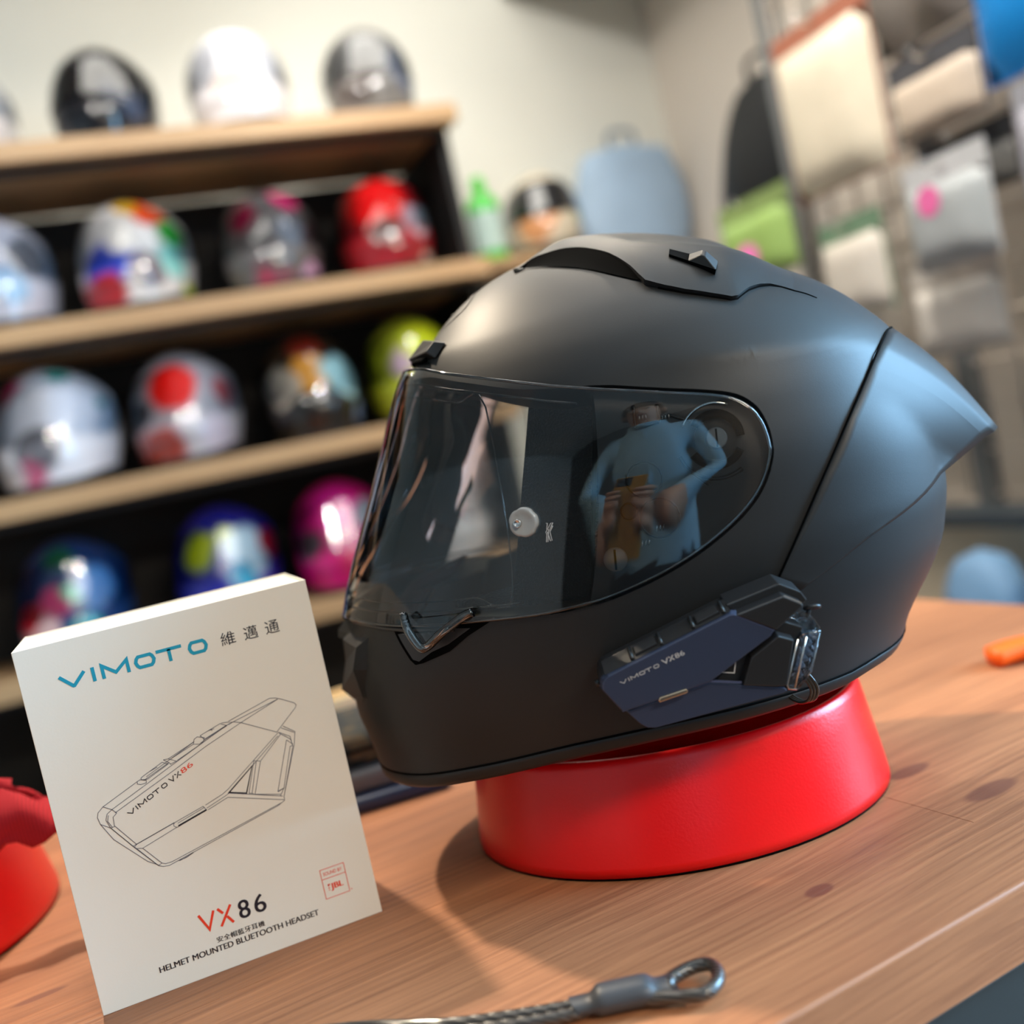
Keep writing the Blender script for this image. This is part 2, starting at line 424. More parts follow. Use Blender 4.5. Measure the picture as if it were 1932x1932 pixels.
# ------------------------------------------------------------------ counter table
TA = math.radians(5.5)
tb = empty('counter_table', (.0, .0, 0.), TA)
tag(tb, 'brown stained wooden counter table on grey metal frame, under the black helmet', 'table')
TX0, TX1, TY0, TY1, TH = -1.15, .695, -.2205, .432, .0295
def tloc(x, y):
    c, s = math.cos(-TA), math.sin(-TA); return (x*c-y*s, x*s+y*c)
kn = [tloc(.2895, -.1355)+(.0068, .0042), tloc(.4012, -.0676)+(.013, .0055), tloc(.4077, -.1155)+(.016, .0065), tloc(-.0299, .0471)+(.012, .003),
      tloc(.52, .10)+(.014, .004)]
M['tabletop'] = wood('brown_stained_pine', srgb(190, 126, 84), srgb(120, 71, 45), 8., 330., kn, rough=.52, bump=.5, rand=.10, vary=1.0)
jx, jy = tloc(.3745, -.1155); j2 = tloc(.3768, -.135)[1]
s1 = tloc(-.0, .1205)[1]
rows = [(TY0, j2, []), (j2, -.03, [jx]), (-.03, s1, [-.62]), (s1, .30, [.22]), (.30, TY1, [-.4])]
for (ya, yb, cuts) in rows:
    xs = [TX0]+cuts+[TX1]
    for i in range(len(xs)-1):
        g = .00018
        pl = box('plank', (xs[i]+g, ya+g, -TH), (xs[i+1]-g, yb-g, 0), M['tabletop'], tb)
        if ya == TY0:      # eased front edge
            me = pl.data
            bm = bmesh.new(); bm.from_mesh(me)
            eg = [e for e in bm.edges if all(abs(v.co.y-(TY0+g)) < 1e-6 and v.co.z > -1e-6 for v in e.verts)]
            bmesh.ops.bevel(bm, geom=eg, offset=.0014, segments=3, affect='EDGES', profile=.5); bm.to_mesh(me); bm.free()
# grey steel frame below
zf = -TH-.0025
box('frame_rail', (TX0+.02, TY0+.004, zf-.05), (TX1-.004, TY0+.034, zf), M['steelframe'], tb, .0015)
box('frame_rail', (TX0+.02, TY1-.034, zf-.05), (TX1-.004, TY1-.004, zf), M['steelframe'], tb, .0015)
for x in (TX0+.02, TX1-.034):
    box('frame_rail', (x, TY0+.034, zf-.05), (x+.03, TY1-.034, zf), M['steelframe'], tb, .0015)
    for y in (TY0+.004, TY1-.034):
        box('leg', (x, y, FLOOR), (x+.03, y+.03, zf-.05), M['steelframe'], tb, .0015)
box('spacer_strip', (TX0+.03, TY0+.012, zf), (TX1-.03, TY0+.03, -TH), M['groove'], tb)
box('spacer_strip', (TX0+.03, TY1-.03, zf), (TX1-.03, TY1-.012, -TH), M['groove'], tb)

# ------------------------------------------------------------------ red ring stands
def ring_stand(name, loc, rz, label, h=.055):
    prof = [(0., 0.), (.3, .30), (.7, .72), (.93, .95), (1., 1.)]
    n = 96; vs = []
    sec = []      # (scale of semi-axes a,b) and z
    outer = [(.112, .092, .0015), (.1115, .0915, .006), (.1095, .088, .022), (.107, .0845, .040), (.1055, .0822, .051), (.1045, .0812, .0545)]
    inner = [(.1030, .0798, .0556), (.1012, .0780, .0552), (.0995, .0765, .052), (.0985, .0755, .040), (.099, .077, .010), (.10, .079, .0015)]
    sec = outer+inner
    for k in range(n):
        a = 2*math.pi*k/n
        for (A, B, z) in sec:
            vs.append((A*math.cos(a), B*math.sin(a), z*h/.0556))
    o = empty(name, loc, rz); tag(o, label, 'helmet stand', 'red ring helmet stands')
    f = grid(n, len(sec), True)
    for k in range(n):
        a = k*len(sec); b = ((k+1) % n)*len(sec)
        f.append((a, a+len(sec)-1, b+len(sec)-1, b))
    r = mesh('ring_wall', vs, f, M['red'], o)
    # thin dark felt under the ring
    vs = []
    for k in range(n):
        a = 2*math.pi*k/n
        for (A, B, z) in [(.1115, .0915, 0), (.1115, .0915, .0015), (.1005, .0795, .0015), (.1005, .0795, 0)]:
            vs.append((A*math.cos(a), B*math.sin(a), z))
    f = grid(n, 4, True)
    for k in range(n):
        a = k*4; b = ((k+1) % n)*4; f.append((a, a+3, b+3, b))
    mesh('felt_foot', vs, f, M['groove'], o)
    return o
HA = math.radians(154.)
HO = (.3015, 0., 0.)
ring_stand('helmet_stand', HO, HA, 'glossy red ring helmet stand carrying the matte black helmet')
ls = ring_stand('helmet_stand', (-.121, .192, 0.), math.radians(84), 'glossy red ring helmet stand with crumpled red cloth inside')
# crumpled red cloth in the left stand
vs = []; nu, nv = 48, 28
for i in range(nu):
    a = 2*math.pi*i/nu
    for j in range(nv):
        t = j/(nv-1)
        r = .080*(1-t)**.6*(1+.10*math.sin(3*a+1.5)+.07*math.sin(7*a+4*t))
        z = .025+.075*math.sin(t*1.45)**1.2+.012*math.sin(5*a+6*t)*t*(1-t)*3+.006*math.sin(11*a-9*t)*(1-t)
        z += .022*math.exp(-((a-5.9)/.5)**2)*math.sin(min(1, t*1.6)*math.pi)
        vs.append((r*math.cos(a)*.92, r*math.sin(a)*1.05, z))
mt, nt, b = new_mat('red_ribbed_jersey')
tc = nt.nodes.new('ShaderNodeTexCoord'); wv = nt.nodes.new('ShaderNodeTexWave'); wv.inputs['Scale'].default_value = 170; wv.inputs['Distortion'].default_value = 1.5; wv.inputs['Detail Scale'].default_value = .4
link(nt, tc.outputs['Object'], wv.inputs['Vector'])
cr = nt.nodes.new('ShaderNodeValToRGB'); cr.color_ramp.elements[0].color = srgb(150, 8, 22); cr.color_ramp.elements[1].color = srgb(205, 22, 40)
link(nt, wv.outputs['Fac'], cr.inputs[0]); link(nt, cr.outputs[0], b.inputs['Base Color']); b.inputs['Roughness'].default_value = .9
bp = nt.nodes.new('ShaderNodeBump'); bp.inputs['Strength'].default_value = .5; bp.inputs['Distance'].default_value = .001
link(nt, wv.outputs['Fac'], bp.inputs['Height']); link(nt, bp.outputs[0], b.inputs['Normal'])
cl = mesh('red_cloth', vs, grid(nu, nv, True), mt, None, merge=1e-5)
cl.location = (-.118, .192, 0.)
tag(cl, 'crumpled red ribbed cloth stuffed inside the red ring stand', 'cloth')
# folded flap standing up from the cloth
vs = []
for i in range(15):
    t = i/14
    for j in range(9):
        s = j/8
        x = -.075+.055*s+.012*math.sin(5*t); y = .115+.006*math.sin(9*t+3*s)+.03*t; z = .055+.052*t*(1-.35*s*s)+.004*math.sin(12*s)
        vs.append((x+.118, y-.192, z))
fl = mesh('cloth_fold', vs, grid(15, 9), mt, cl); mod_solid(fl, .003)

# ------------------------------------------------------------------ product box
BW, BD, BH = .13043, .06578, .168
bx = empty('product_box', (0, 0, 0)); tag(bx, 'white carton headset box with teal and orange print, standing on the counter', 'box')
W2 = .0012
for nm, lo, hi in [('sleeve_front', (0, 0, 0), (BW, W2, BH)), ('sleeve_back', (0, BD-W2, 0), (BW, BD, BH)), ('sleeve_side', (0, W2, 0), (W2, BD-W2, BH)), ('sleeve_side', (BW-W2, W2, 0), (BW, BD-W2, BH))]:
    box(nm, lo, hi, M['carton'], bx, .00025)
box('inner_tray', (W2, W2, .001), (BW-W2, BD-W2, BH-.0007), M['cartoncut'], bx, .0004)
BF = Frame((0, 0, 0), (1, 0, 0), (0, 0, 1), (0, -1, 0))
PN = .00015
LINES= [[(20.56, 90.99), (36.87, 97.48)], [(41.03, 98.4), (64.38, 107.63)], [(81.21, 112.33), (101.64, 117.37), (104.36, 116.68), (106.44, 115.65), (112.28, 111.94), (112.88, 110.74), (112.35, 109.7), (101.29, 100.82)], [(23.89, 88.61), (40.86, 95.31)], [(40.86, 95.31), (51.44, 99.61), (66.94, 105.67), (80.31, 110.85), (105.35, 115.97)], [(24.75, 86.73), (53.14, 97.62), (68.74, 103.94), (86.59, 110.1), (105.35, 115.97)], [(20.56, 90.99), (18.06, 89.01), (17.34, 87.0), (17.87, 83.71), (21.57, 80.73), (28.67, 69.69)], [(20.56, 90.99), (23.89, 88.61), (21.51, 87.27), (20.43, 84.8), (21.57, 80.73)], [(23.89, 88.61), (25.47, 86.49), (23.61, 85.13), (23.25, 81.28), (30.31, 69.97)], [(21.87, 86.58), (21.03, 84.03), (22.35, 80.74)], [(17.87, 83.71), (21.62, 75.31), (33.0, 60.97), (37.05, 57.78)], [(21.57, 80.73), (29.04, 68.98), (36.99, 57.51)], [(21.57, 80.73), (23.43, 80.94)], [(28.67, 69.69), (47.78, 74.25)], [(30.31, 69.97), (48.03, 74.16)], [(29.04, 68.98), (30.31, 69.97)], [(29.89, 68.11), (32.36, 67.41), (48.29, 71.75)], [(28.67, 69.69), (29.89, 68.11), (36.99, 57.51), (38.71, 58.05), (32.36, 67.41)], [(62.9, 76.07), (72.45, 79.02), (73.99, 79.68)], [(62.7, 77.6), (71.02, 80.08), (74.17, 81.68), (101.77, 100.38)], [(63.23, 75.08), (73.04, 77.94), (97.35, 68.59)], [(73.47, 79.85), (97.2, 70.44)], [(74.32, 79.87), (101.45, 98.99)], [(36.99, 57.51), (38.86, 56.37), (41.43, 55.91), (94.03, 66.71), (97.56, 68.22), (97.74, 70.26)], [(38.71, 58.05), (40.13, 57.25), (42.79, 57.16), (95.96, 67.56)], [(45.65, 56.71), (49.21, 56.89), (52.75, 58.08)], [(46.14, 56.48), (49.84, 57.25), (52.75, 58.08)], [(83.24, 111.42), (86.56, 109.99), (101.29, 100.82)], [(101.83, 100.66), (106.8, 97.02), (106.92, 92.48)], [(104.64, 102.77), (109.49, 98.58), (107.87, 92.79), (97.67, 69.99)], [(103.63, 102.19), (109.12, 98.22)], [(102.24, 99.93), (106.06, 96.35), (107.0, 94.86)], [(104.79, 95.85), (107.32, 92.96)], [(104.79, 95.85), (95.56, 73.39), (98.91, 74.08)], [(106.92, 92.48), (105.71, 92.27), (98.64, 74.17), (96.12, 70.8)], [(107.2, 92.4), (97.67, 69.99)], [(98.91, 74.08), (95.5, 73.11)], [(102.66, 99.21), (91.0, 89.79), (85.13, 75.37), (96.59, 71.55)], [(91.0, 89.79), (88.11, 90.84), (82.62, 76.8), (84.66, 75.83)], [(89.08, 90.11), (83.87, 76.09)], [(38.7, 98.59), (40.17, 99.26), (48.94, 102.72), (51.25, 101.12), (41.28, 97.17), (38.76, 97.71), (38.7, 98.59)], [(36.87, 97.48), (38.27, 97.88), (40.67, 96.8), (40.42, 95.74), (38.03, 95.67), (36.62, 96.42), (36.87, 97.48)], [(49.68, 103.63), (51.78, 103.42), (55.06, 101.33), (52.25, 100.79)], [(49.68, 103.63), (51.87, 101.49), (52.46, 100.55)], [(39.68, 97.13), (51.93, 101.76)], [(51.78, 103.42), (64.38, 107.63)], [(53.05, 103.13), (63.88, 106.63)], [(55.38, 101.52), (66.94, 105.67)], [(64.63, 108.72), (66.15, 109.4), (69.16, 108.17), (68.22, 106.43), (66.43, 105.83), (63.88, 106.63), (64.63, 108.72)], [(67.56, 109.55), (77.31, 112.36), (79.73, 110.74), (68.98, 107.36), (67.56, 109.55)], [(77.89, 112.47), (80.59, 112.06), (82.94, 111.33), (80.83, 110.69)], [(69.49, 107.2), (80.25, 110.58)], [(67.07, 106.21), (69.47, 107.09)], [(43.06, 100.32), (46.46, 101.22)], [(71.39, 110.68), (74.2, 110.86)], [(72.61, 111.18), (73.22, 110.23)], [(48.03, 74.16), (61.56, 77.4), (62.72, 75.25), (48.54, 71.67), (47.41, 72.64), (47.35, 73.53), (48.03, 74.16)], [(49.22, 73.46), (61.94, 76.69)]]
TRI= [[(74.06, 79.95), (86.78, 88.77), (81.57, 77.15), (74.06, 79.95)]]
BAR= [[(49.19, 72.14), (62.46, 75.34)]]
strokes('outline_drawing', BF, LINES, .26, PN, M['line'], bx)
strokes('triangle_drawing', BF, TRI, .55, PN, M['ink'], bx, True)
strokes('indicator_drawing', BF, BAR, .75, PN, M['ink'], bx)
def vimoto(name, fr, place, w, n, mat, parent):
    """the wide brand lettering, each glyph given its own left, right"""
    (b0, b1, gl) = place
    L = []
    for ch, a, c in gl:
        h = w/2
        if ch == 'V': L.append(([(a, b1-h*.9), ((a+c)/2-w*.15, b0+h*.75), ((a+c)/2+w*.15, b0+h*.75), (c, b1-h*.9)], 0))
        elif ch == 'I': L.append(([((a+c)/2, b0), ((a+c)/2, b1)], 0))
        elif ch == 'M': L.append(([(a+h, b0), (a+h, b1-h*.6), ((a+c)/2, b0+(b1-b0)*.25), (c-h, b1-h*.6), (c-h, b0)], 0))
        elif ch == 'T':
            L.append(([(a, b1-h), (c, b1-h)], 0)); L.append(([((a+c)/2, b0), ((a+c)/2, b1-h)], 0))
        elif ch == 'O':
            k = (b1-b0)*.13; j = (c-a)*.06
            L.append(([(a+h+k+j, b0+h), (c-h-k-j, b0+h), (c-h-j, b0+h+k), (c-h, (b0+b1)/2), (c-h-j, b1-h-k), (c-h-k-j, b1-h), (a+h+k+j, b1-h), (a+h+j, b1-h-k), (a+h, (b0+b1)/2), (a+h+j, b0+h+k)], 1))
    o = strokes(name, fr, [l for l, c in L if not c], w, n, mat, parent)
    p = strokes(name, fr, [l for l, c in L if c], w, n, mat, parent, True)
    return o
vimoto('brand_lettering', BF, (146.6, 153., [('V', 16, 26.5), ('I', 28.8, 31.2), ('M', 33.2, 45.4), ('O', 47.4, 56.9), ('T', 57.4, 68.7), ('O', 71.2, 80.3)]), 1.5, PN, M['teal'], bx)
for ch, a, c in [('維', 86.3, 92.9), ('邁', 96.9, 103.4), ('通', 107.0, 113.5)]:
    lettering('brand_character', ch, BF, a, 146.9, c, 153.1, PN, M['ink'], bx)
# model number
strokes('model_lettering', BF, [[(48.3, 29.1), (51.7, 21.1), (55.1, 29.1)], [(57.0, 20.5), (62.9, 29.1)], [(60.4, 24.3), (62.7, 20.5)], [(56.9, 29.1), (59.0, 26.2)]], 1.15, PN, M['orangeprint'], bx)
lettering('model_number', '8', BF, 65.9, 20.5, 70.9, 29.2, PN, M['ink'], bx, fat=(-.15, 0, .15))
lettering('model_number', '6', BF, 73.2, 20.6, 78.4, 29.2, PN, M['ink'], bx, fat=(-.15, 0, .15))
for i, ch in enumerate('安全帽藍牙耳機'):
    lettering('subtitle_character', ch, BF, 53.6+i*3.22, 13.75, 53.6+i*3.22+2.85, 16.4, PN, M['ink'], bx, fat=(-.06, .06))
lettering('caption_lettering', 'HELMET MOUNTED BLUETOOTH HEADSET', BF, 26.9, 9.65, 100.9, 12.4, PN, M['ink'], bx, fat=(-.09, 0, .09))
strokes('badge_frame', BF, [[(105.8, 15.6), (117.5, 15.6), (117.5, 30.), (105.8, 30.)]], .28, PN, M['orangeprint'], bx, True)
strokes('badge_frame', BF, [[(105.8, 25.2), (117.5, 25.2)]], .28, PN, M['orangeprint'], bx)
lettering('badge_caption', 'SOUND BY', BF, 107.0, 26.7, 116.1, 28.4, PN, M['orangeprint'], bx)
lettering('badge_logo', 'JBL', BF, 109.3, 18.5, 115.2, 22.2, PN, M['orangeprint'], bx, fat=(-.15, 0, .15))
strokes('badge_logo', BF, [[(108.3, 22.0), (108.3, 21.2)], [(108.3, 20.7), (108.3, 20.1)], [(107.9, 22.0), (109.1, 22.0)], [(108.3, 19.6), (108.3, 19.2)]], .55, PN, M['orangeprint'], bx)
strokes('badge_logo', BF, [[(118.6, 16.0), (118.6, 16.5)]], .5, PN, M['orangeprint'], bx)
# slanted lettering on the drawn headset: its own rotated frame
ang = math.atan2(91.56-83.27, 49.6-30.73)
dF = Frame(BF(30.4, 83.4), (math.cos(ang), 0, math.sin(ang)), (-math.sin(ang), 0, math.cos(ang)), (0, -1, 0))
dl = math.hypot(49.6-30.73, 91.56-83.27)
kx = dl/64.3
vimoto('drawing_lettering', dF, (0, 2.1, [(c, (a-16)*kx, (b-16)*kx) for c, a, b in [('V', 16, 26.5), ('I', 28.8, 31.2), ('M', 33.2, 45.4), ('O', 47.4, 56.9), ('T', 57.4, 68.7), ('O', 71.2, 80.3)]]), .42, PN, M['ink'], bx)
strokes('drawing_lettering', dF, [[(22.2, 2.3), (23.4, .1), (24.7, 2.3)], [(25.3, .0), (27.6, 2.3)], [(25.3, 2.3), (26.0, 1.6)], [(26.7, .9), (27.6, 0.)]], .42, PN, M['ink'], bx)
lettering('drawing_number', '86', dF, 28.3, 0., 34.3, 2.3, PN, M['orangeprint'], bx)

# helmet form: horizontal sections between a front and a rear profile
def pch(tab):
    # monotone cubic through (x,y) pairs
    xs=[p[0] for p in tab]; ys=[p[1] for p in tab]; n=len(xs)
    d=[(ys[i+1]-ys[i])/(xs[i+1]-xs[i]) for i in range(n-1)]
    m=[d[0]]+[0 if d[i-1]*d[i]<=0 else 2*d[i-1]*d[i]/(d[i-1]+d[i]) for i in range(1,n-1)]+[d[-1]]
    def f(x):
        if x<=xs[0]: return ys[0]+m[0]*(x-xs[0])
        if x>=xs[-1]: return ys[-1]
        lo,hi=0,n-1
        while hi-lo>1:
            k=(lo+hi)//2
            if xs[k]<=x: lo=k
            else: hi=k
        h=xs[hi]-xs[lo]; t=(x-xs[lo])/h
        return (ys[lo]*(1+2*t)*(1-t)**2+h*m[lo]*t*(1-t)**2+ys[hi]*t*t*(3-2*t)+h*m[hi]*t*t*(t-1))
    return f
ZT=.3035
FR=pch([(.02,.150),(.041,.1525),(.056,.1537),(.078,.1570),(.092,.1595),(.110,.1590),(.128,.1545),(.140,.1490),(.161,.1375),(.192,.1215),(.226,.1045),(.249,.0945),(.2587,.0895),(.266,.0825),(.280,.0675),(.2895,.0530),(.2965,.0370),(.3010,.0190),(ZT,-.004)])
RE=pch([(.02,-.085),(.040,-.100),(.057,-.110),(.062,-.1165),(.066,-.1205),(.075,-.1285),(.080,-.1315),(.0852,-.1335),(.0963,-.1405),(.1097,-.1500),(.1222,-.1570),(.1327,-.1600),(.150,-.1632),(.170,-.1635),(.190,-.1610),(.210,-.1555),(.2268,-.1485),(.240,-.1385),(.2538,-.1245),(.266,-.1070),(.2775,-.0870),(.2885,-.0620),(.2965,-.0380),(.3010,-.0200),(ZT,-.004)])
WI=pch([(.02,.095),(.04,.100),(.06,.106),(.09,.113),(.12,.118),(.15,.1205),(.18,.1205),(.205,.1175),(.226,.1110),(.245,.1010),(.260,.0890),(.273,.0745),(.284,.0585),(.293,.0410),(.2985,.0270),(.3020,.0135),(ZT,0.)])
FV=pch([(.10,.172),(.128,.1600),(.1396,.1560),(.161,.1470),(.1924,.1305),(.226,.1137),(.249,.1025),(.2575,.0965),(.27,.085)])
def crease(x,z):
    # soft character line along the upper rear flank
    if x>-.005: return 0.
    k=min(1.,(-.005-x)/.06); k=k*k*(3-2*k)
    zl=.232-.10*max(0.,-x-.02)-.30*max(0.,-x-.10)**1.2
    return .0035*k*math.exp(-abs(z-zl)/.016)
def S(ph,z,off=0.,visor=False):
    z=min(z,ZT-1e-6)
    f=FR(z); r=RE(z); w=WI(z)
    a=(f-r)/2; xc=(f+r)/2
    n=2.25
    c,s=math.cos(ph),math.sin(ph)
    aa=a
    if visor:
        w=w+.0015; dv=FV(z)-f
    R=((abs(c)/max(aa,1e-5))**n+(abs(s)/max(w,1e-5))**n)**(-1/n)
    x,y=xc+R*c,R*s
    if visor: x+=dv*max(0,c)**1.5
    cr=crease(x,z)
    if cr and not visor: 
        l=math.hypot(c/a,s/w); y+=cr*(s/w)/l; x+=cr*(c/a)/l
    if off:
        e=1e-4
        p=(x,y,z);q=S(ph+1e-3,z,0,visor)
        z2=z-1e-3 if z>.2 else z+1e-3
        t=S(ph,z2,0,visor)
        u=[q[i]-p[i] for i in range(3)];v=[t[i]-p[i] for i in range(3)]
        N=[u[1]*v[2]-u[2]*v[1],u[2]*v[0]-u[0]*v[2],u[0]*v[1]-u[1]*v[0]]
        if z2<z: N=[-i for i in N]
        L=math.sqrt(sum(i*i for i in N)) or 1
        return (x+off*N[0]/L,y+off*N[1]/L,z+off*N[2]/L)
    return (x,y,z)

# ------------------------------------------------------------------ the black helmet
D2R = math.pi/180
hm = empty('motorcycle_helmet', HO, HA)
tag(hm, 'matte black full-face helmet with clear visor and rear spoiler on red ring stand', 'helmet')
PE = 111.9
ZLt = pch([(0, .1405), (24, .1420), (34, .1406), (45, .1389), (56, .1380), (68.5, .1369), (78.7, .1381), (88.7, .1427), (96.7, .1491), (103.6, .1578), (108.5, .1674), (110.9, .1770), (PE, .1853)])
ZUt = pch([(0, .2578), (15, .2575), (31.2, .2552), (45.8, .2478), (60.1, .2386), (71.3, .2307), (82, .2241), (92.5, .2182), (100.9, .2136), (105.9, .2098), (109.6, .2029), (111.4, .1932), (PE, .1853)])
ZBt = pch([(0, .0600), (27.5, .0631), (38.8, .0650), (53.3, .0694), (78, .0751), (102.4, .0768), (126, .0771), (139, .0772), (148.6, .0790), (180, .0790)])
def zl(p, m=0., e=PE): p = abs(p); return .1853 if p >= e+m*600 else ZLt(p*e/(e+m*600)) - m
def zu(p, m=0., e=PE): p = abs(p); return .1853 if p >= e+m*600 else ZUt(p*e/(e+m*600)) + m
def zb(p): return ZBt(abs(p))
half = [i*2.5 for i in range(0, 37)]+[92.5, 95, 97, 99, 101, 103, 104.5, 106, 107.2, 108.3, 109.2, 110, 110.7, 111.2, 111.7, 112.2, 112.6, 112.85, 113.0]+[114.5, 117]+[120+i*3 for i in range(0, 20)]
cols = half+[180]+[-p for p in half[::-1]][:-1]
MARG = .0018
def _bl(p, a, b):
    t = max(0., min(1., (abs(p)-a)/(b-a))); return t*t*(3-2*t)
def zus(p): return zu(p, MARG)-.0068*(1-_bl(p, 58, 84)) if abs(p) < 84 else zu(p, MARG)
def zls(p): return zl(p, MARG)+.0050*(1-_bl(p, 40, 76)) if abs(p) < 76 else zl(p, MARG)
def shell_grid(off, nl, nu, open_to=None, top_off=None):
    """returns verts, faces of the helmet surface with its eye opening"""
    vs = []; fs = []; nrow = nl+nu
    for p in cols:
        a, b, c = zb(p), zls(p), zus(p)
        for j in range(nl):
            z = a+(b-a)*j/(nl-1); vs.append(S(p*D2R, z, off))
        for j in range(nu):
            t = j/(nu-1); z = c+(ZT-.00002-c)*(1-(1-t)**2); vs.append(S(p*D2R, z, off))
    n = len(cols)
    for i in range(n):
        k = (i+1) % n
        for j in range(nrow-1):
            if j == nl-1:
                if open_to is None or (abs(cols[i]) <= open_to and abs(cols[k]) <= open_to): continue
            fs.append((i*nrow+j, k*nrow+j, k*nrow+j+1, i*nrow+j+1))
    return vs, fs
vs, fs = shell_grid(0., 22, 56)
sh = mesh('shell', vs, fs, M['helmet'], hm, merge=2e-5, recalc=False)
# dark lining inside the shell, its opening ends where the visor base plates begin
PP = 77.
PL = 59.
vs, fs = shell_grid(-.024, 10, 20, PL)
mesh('lining', vs, fs, M['fabric'], hm, merge=2e-5)
# wall of the visor pocket
loop = [(p, 0) for p in cols if abs(p) <= 113.01]
loop.sort(key=lambda q: q[0])
vs = []; fs = []
edge = [(p, zus(p)) for p, _ in loop]+[(p, zls(p)) for p, _ in loop[::-1]]
for (p, z) in edge:
    for o_ in (0., -.0015, -.0075): vs.append(S(p*D2R, z+(0 if o_ == 0 else 0), o_))
fs = grid(len(edge), 3, True)
mesh('visor_pocket', vs, fs, M['black'], hm)
vs = []
pts = [(p, zus(p)) for p, _ in loop if abs(p) <= PP+.6]+[(p, zls(p)) for p, _ in loop[::-1] if abs(p) <= PP+.6]
for (p, z) in pts:
    for o_ in (-.0075, -.014, -.024): vs.append(S(p*D2R, z, o_))
mesh('eyeport_seal', vs, grid(len(pts), 3, True), M['black'], hm)
for sg in (1, -1):
    vs = []; cl_ = [p for p in half if PP-.5 <= p <= 113.01]
    for p in cl_:
        for j in range(15):
            z = zl(p, MARG)+(zu(p, MARG)-zl(p, MARG))*j/14
            vs.append(S(sg*p*D2R, z, -.0075))
    pl = mesh('visor_base_plate', vs, grid(len(cl_), 15), M['plate'], hm)
    # ribs and pivot of the visor mechanism
    def on(p, z, o_=-.0070): return Vector(S(sg*p*D2R, z, o_))
    def disc(name, p, z, r, o0, o1, mat, par, n=28, slot=False):
        c = on(p, z, 0); nn = (Vector(S(sg*p*D2R, z, .01))-c).normalized()
        u = nn.cross(Vector((0, 0, 1))).normalized(); w = nn.cross(u)
        prof = [(0, o1), (r*.9, o1), (r, o1-.0004), (r, o0)]
        vv = []
        for k in range(n):
            a = 2*math.pi*k/n
            for (q, h) in prof: vv.append(c+u*math.cos(a)*q+w*math.sin(a)*q+nn*h)
        o = mesh(name, vv, grid(n, 4, True), mat, par, merge=1e-6, sharp=40)
        if slot:
            ss = []
            for (da, db) in [(-.85, -.09), (.85, -.09), (.85, .09), (-.85, .09)]:
                e1 = (w*.99+u*.12).normalized(); e2 = nn.cross(e1)
                ss.append(c+e1*(da*r)+e2*(db*r)+nn*(o1+.0002))
            mesh('screw_slot', ss, [(0, 1, 2, 3)], M['groove'], o, False)
        return o
    def arc(name, p, z, r, a0, a1, o_, rad, mat):
        c = on(p, z, 0); nn = (Vector(S(sg*p*D2R, z, .01))-c).normalized()
        u = nn.cross(Vector((0, 0, 1))).normalized(); w = Vector(u.cross(nn))
        pts = []
        for k in range(17):
            a = (a0+(a1-a0)*k/16)*D2R
            pts.append(c+u*(-math.cos(a)*r)+Vector((0, 0, 1))*math.sin(a)*r+nn*o_)
        return tube(name, pts, rad, mat, hm, 6)
    disc('pivot_screw', 102.3, .1955, .0046, -.0075, -.0040, M['screw'], hm, slot=True)
    disc('pivot_ring', 102.3, .1955, .0090, -.0080, -.0062, M['plate'], hm)
    arc('pivot_cam', 102.3, .1955, .0105, -5, 140, -.0060, .0019, M['groove'])
    arc('pivot_cam', 102.3, .1955, .0115, 205, 325, -.0060, .0019, M['groove'])
    arc('pivot_cam', 102.3, .1955, .0170, 195, 300, -.0060, .0009, M['satin'])
    arc('pivot_cam', 102.3, .1955, .0150, 60, 150, -.0060, .0007, M['steel'])
    disc('plate_screw', 81.7, .1530, .0052, -.0080, -.0060, M['screw'], hm, slot=True)
    for (p, z, r) in [(87.1, .1845, .0075), (90.5, .1665, .0085), (84., .172, .0035)]:
        arc('plate_moulding', p, z, r, 0, 360, -.0072, .0005, M['satin'])
    for (p0, z0, p1, z1) in [(86, .2180, 86, .2080), (91, .2160, 91, .2080), (86, .2080, 91, .2080), (93, .2105, 97.5, .2050), (97, .183, 100.5, .176)]:
        tube('plate_moulding', [on(p0+(p1-p0)*k/6, z0+(z1-z0)*k/6) for k in range(7)], .0008, M['satin'], hm, 6)
    for (p, z) in [(87., .2115), (91.8, .2093), (90., .1625), (87.2, .1575)]:
        for k in range(3):
            tube('plate_clip', [on(p+k*.7, z+.0012, -.0062), on(p+k*.7, z-.0012, -.0062)], .00035, M['steel'], hm, 5)
# cheek pads inside
for sg in (1, -1):
    vs = []; nu_, nv_ = 20, 12
    for i in range(nu_):
        p = 40+(108-40)*i/(nu_-1)
        for j in range(nv_):
            z = .070+(.150-.070)*j/(nv_-1)
            e = min(i/(nu_-1), 1-i/(nu_-1), j/(nv_-1)*.6, (1-j/(nv_-1))*.6)
            vs.append(S(sg*p*D2R, z, -.026-.022*min(1, e*7)**.5))
    cp = mesh('cheek_pad', vs, grid(nu_, nv_), M['greyfabric'], hm)
    if sg < 0:
        vs = [S(-77*D2R, .1475, -.0500), S(-71*D2R, .1475, -.0500), S(-73*D2R, .115, -.0500), S(-78*D2R, .115, -.0500)]
        mesh('yellow_pull_tab', vs, [(0, 1, 2, 3)], pbr('yellow_tab', srgb(190, 190, 50), .7), cp, False)
# brown-red strip behind the chin
vs = []
for i in range(17):
    p = -32+64*i/16
    for j in range(5):
        vs.append(S(p*D2R, .128+.030*j/4, -.010-.003*j))
bg_ = mesh('chin_inner_strip', vs, grid(17, 5), pbr('brown_red_rubber', srgb(70, 30, 24), .45), hm); mod_solid(bg_, .002)

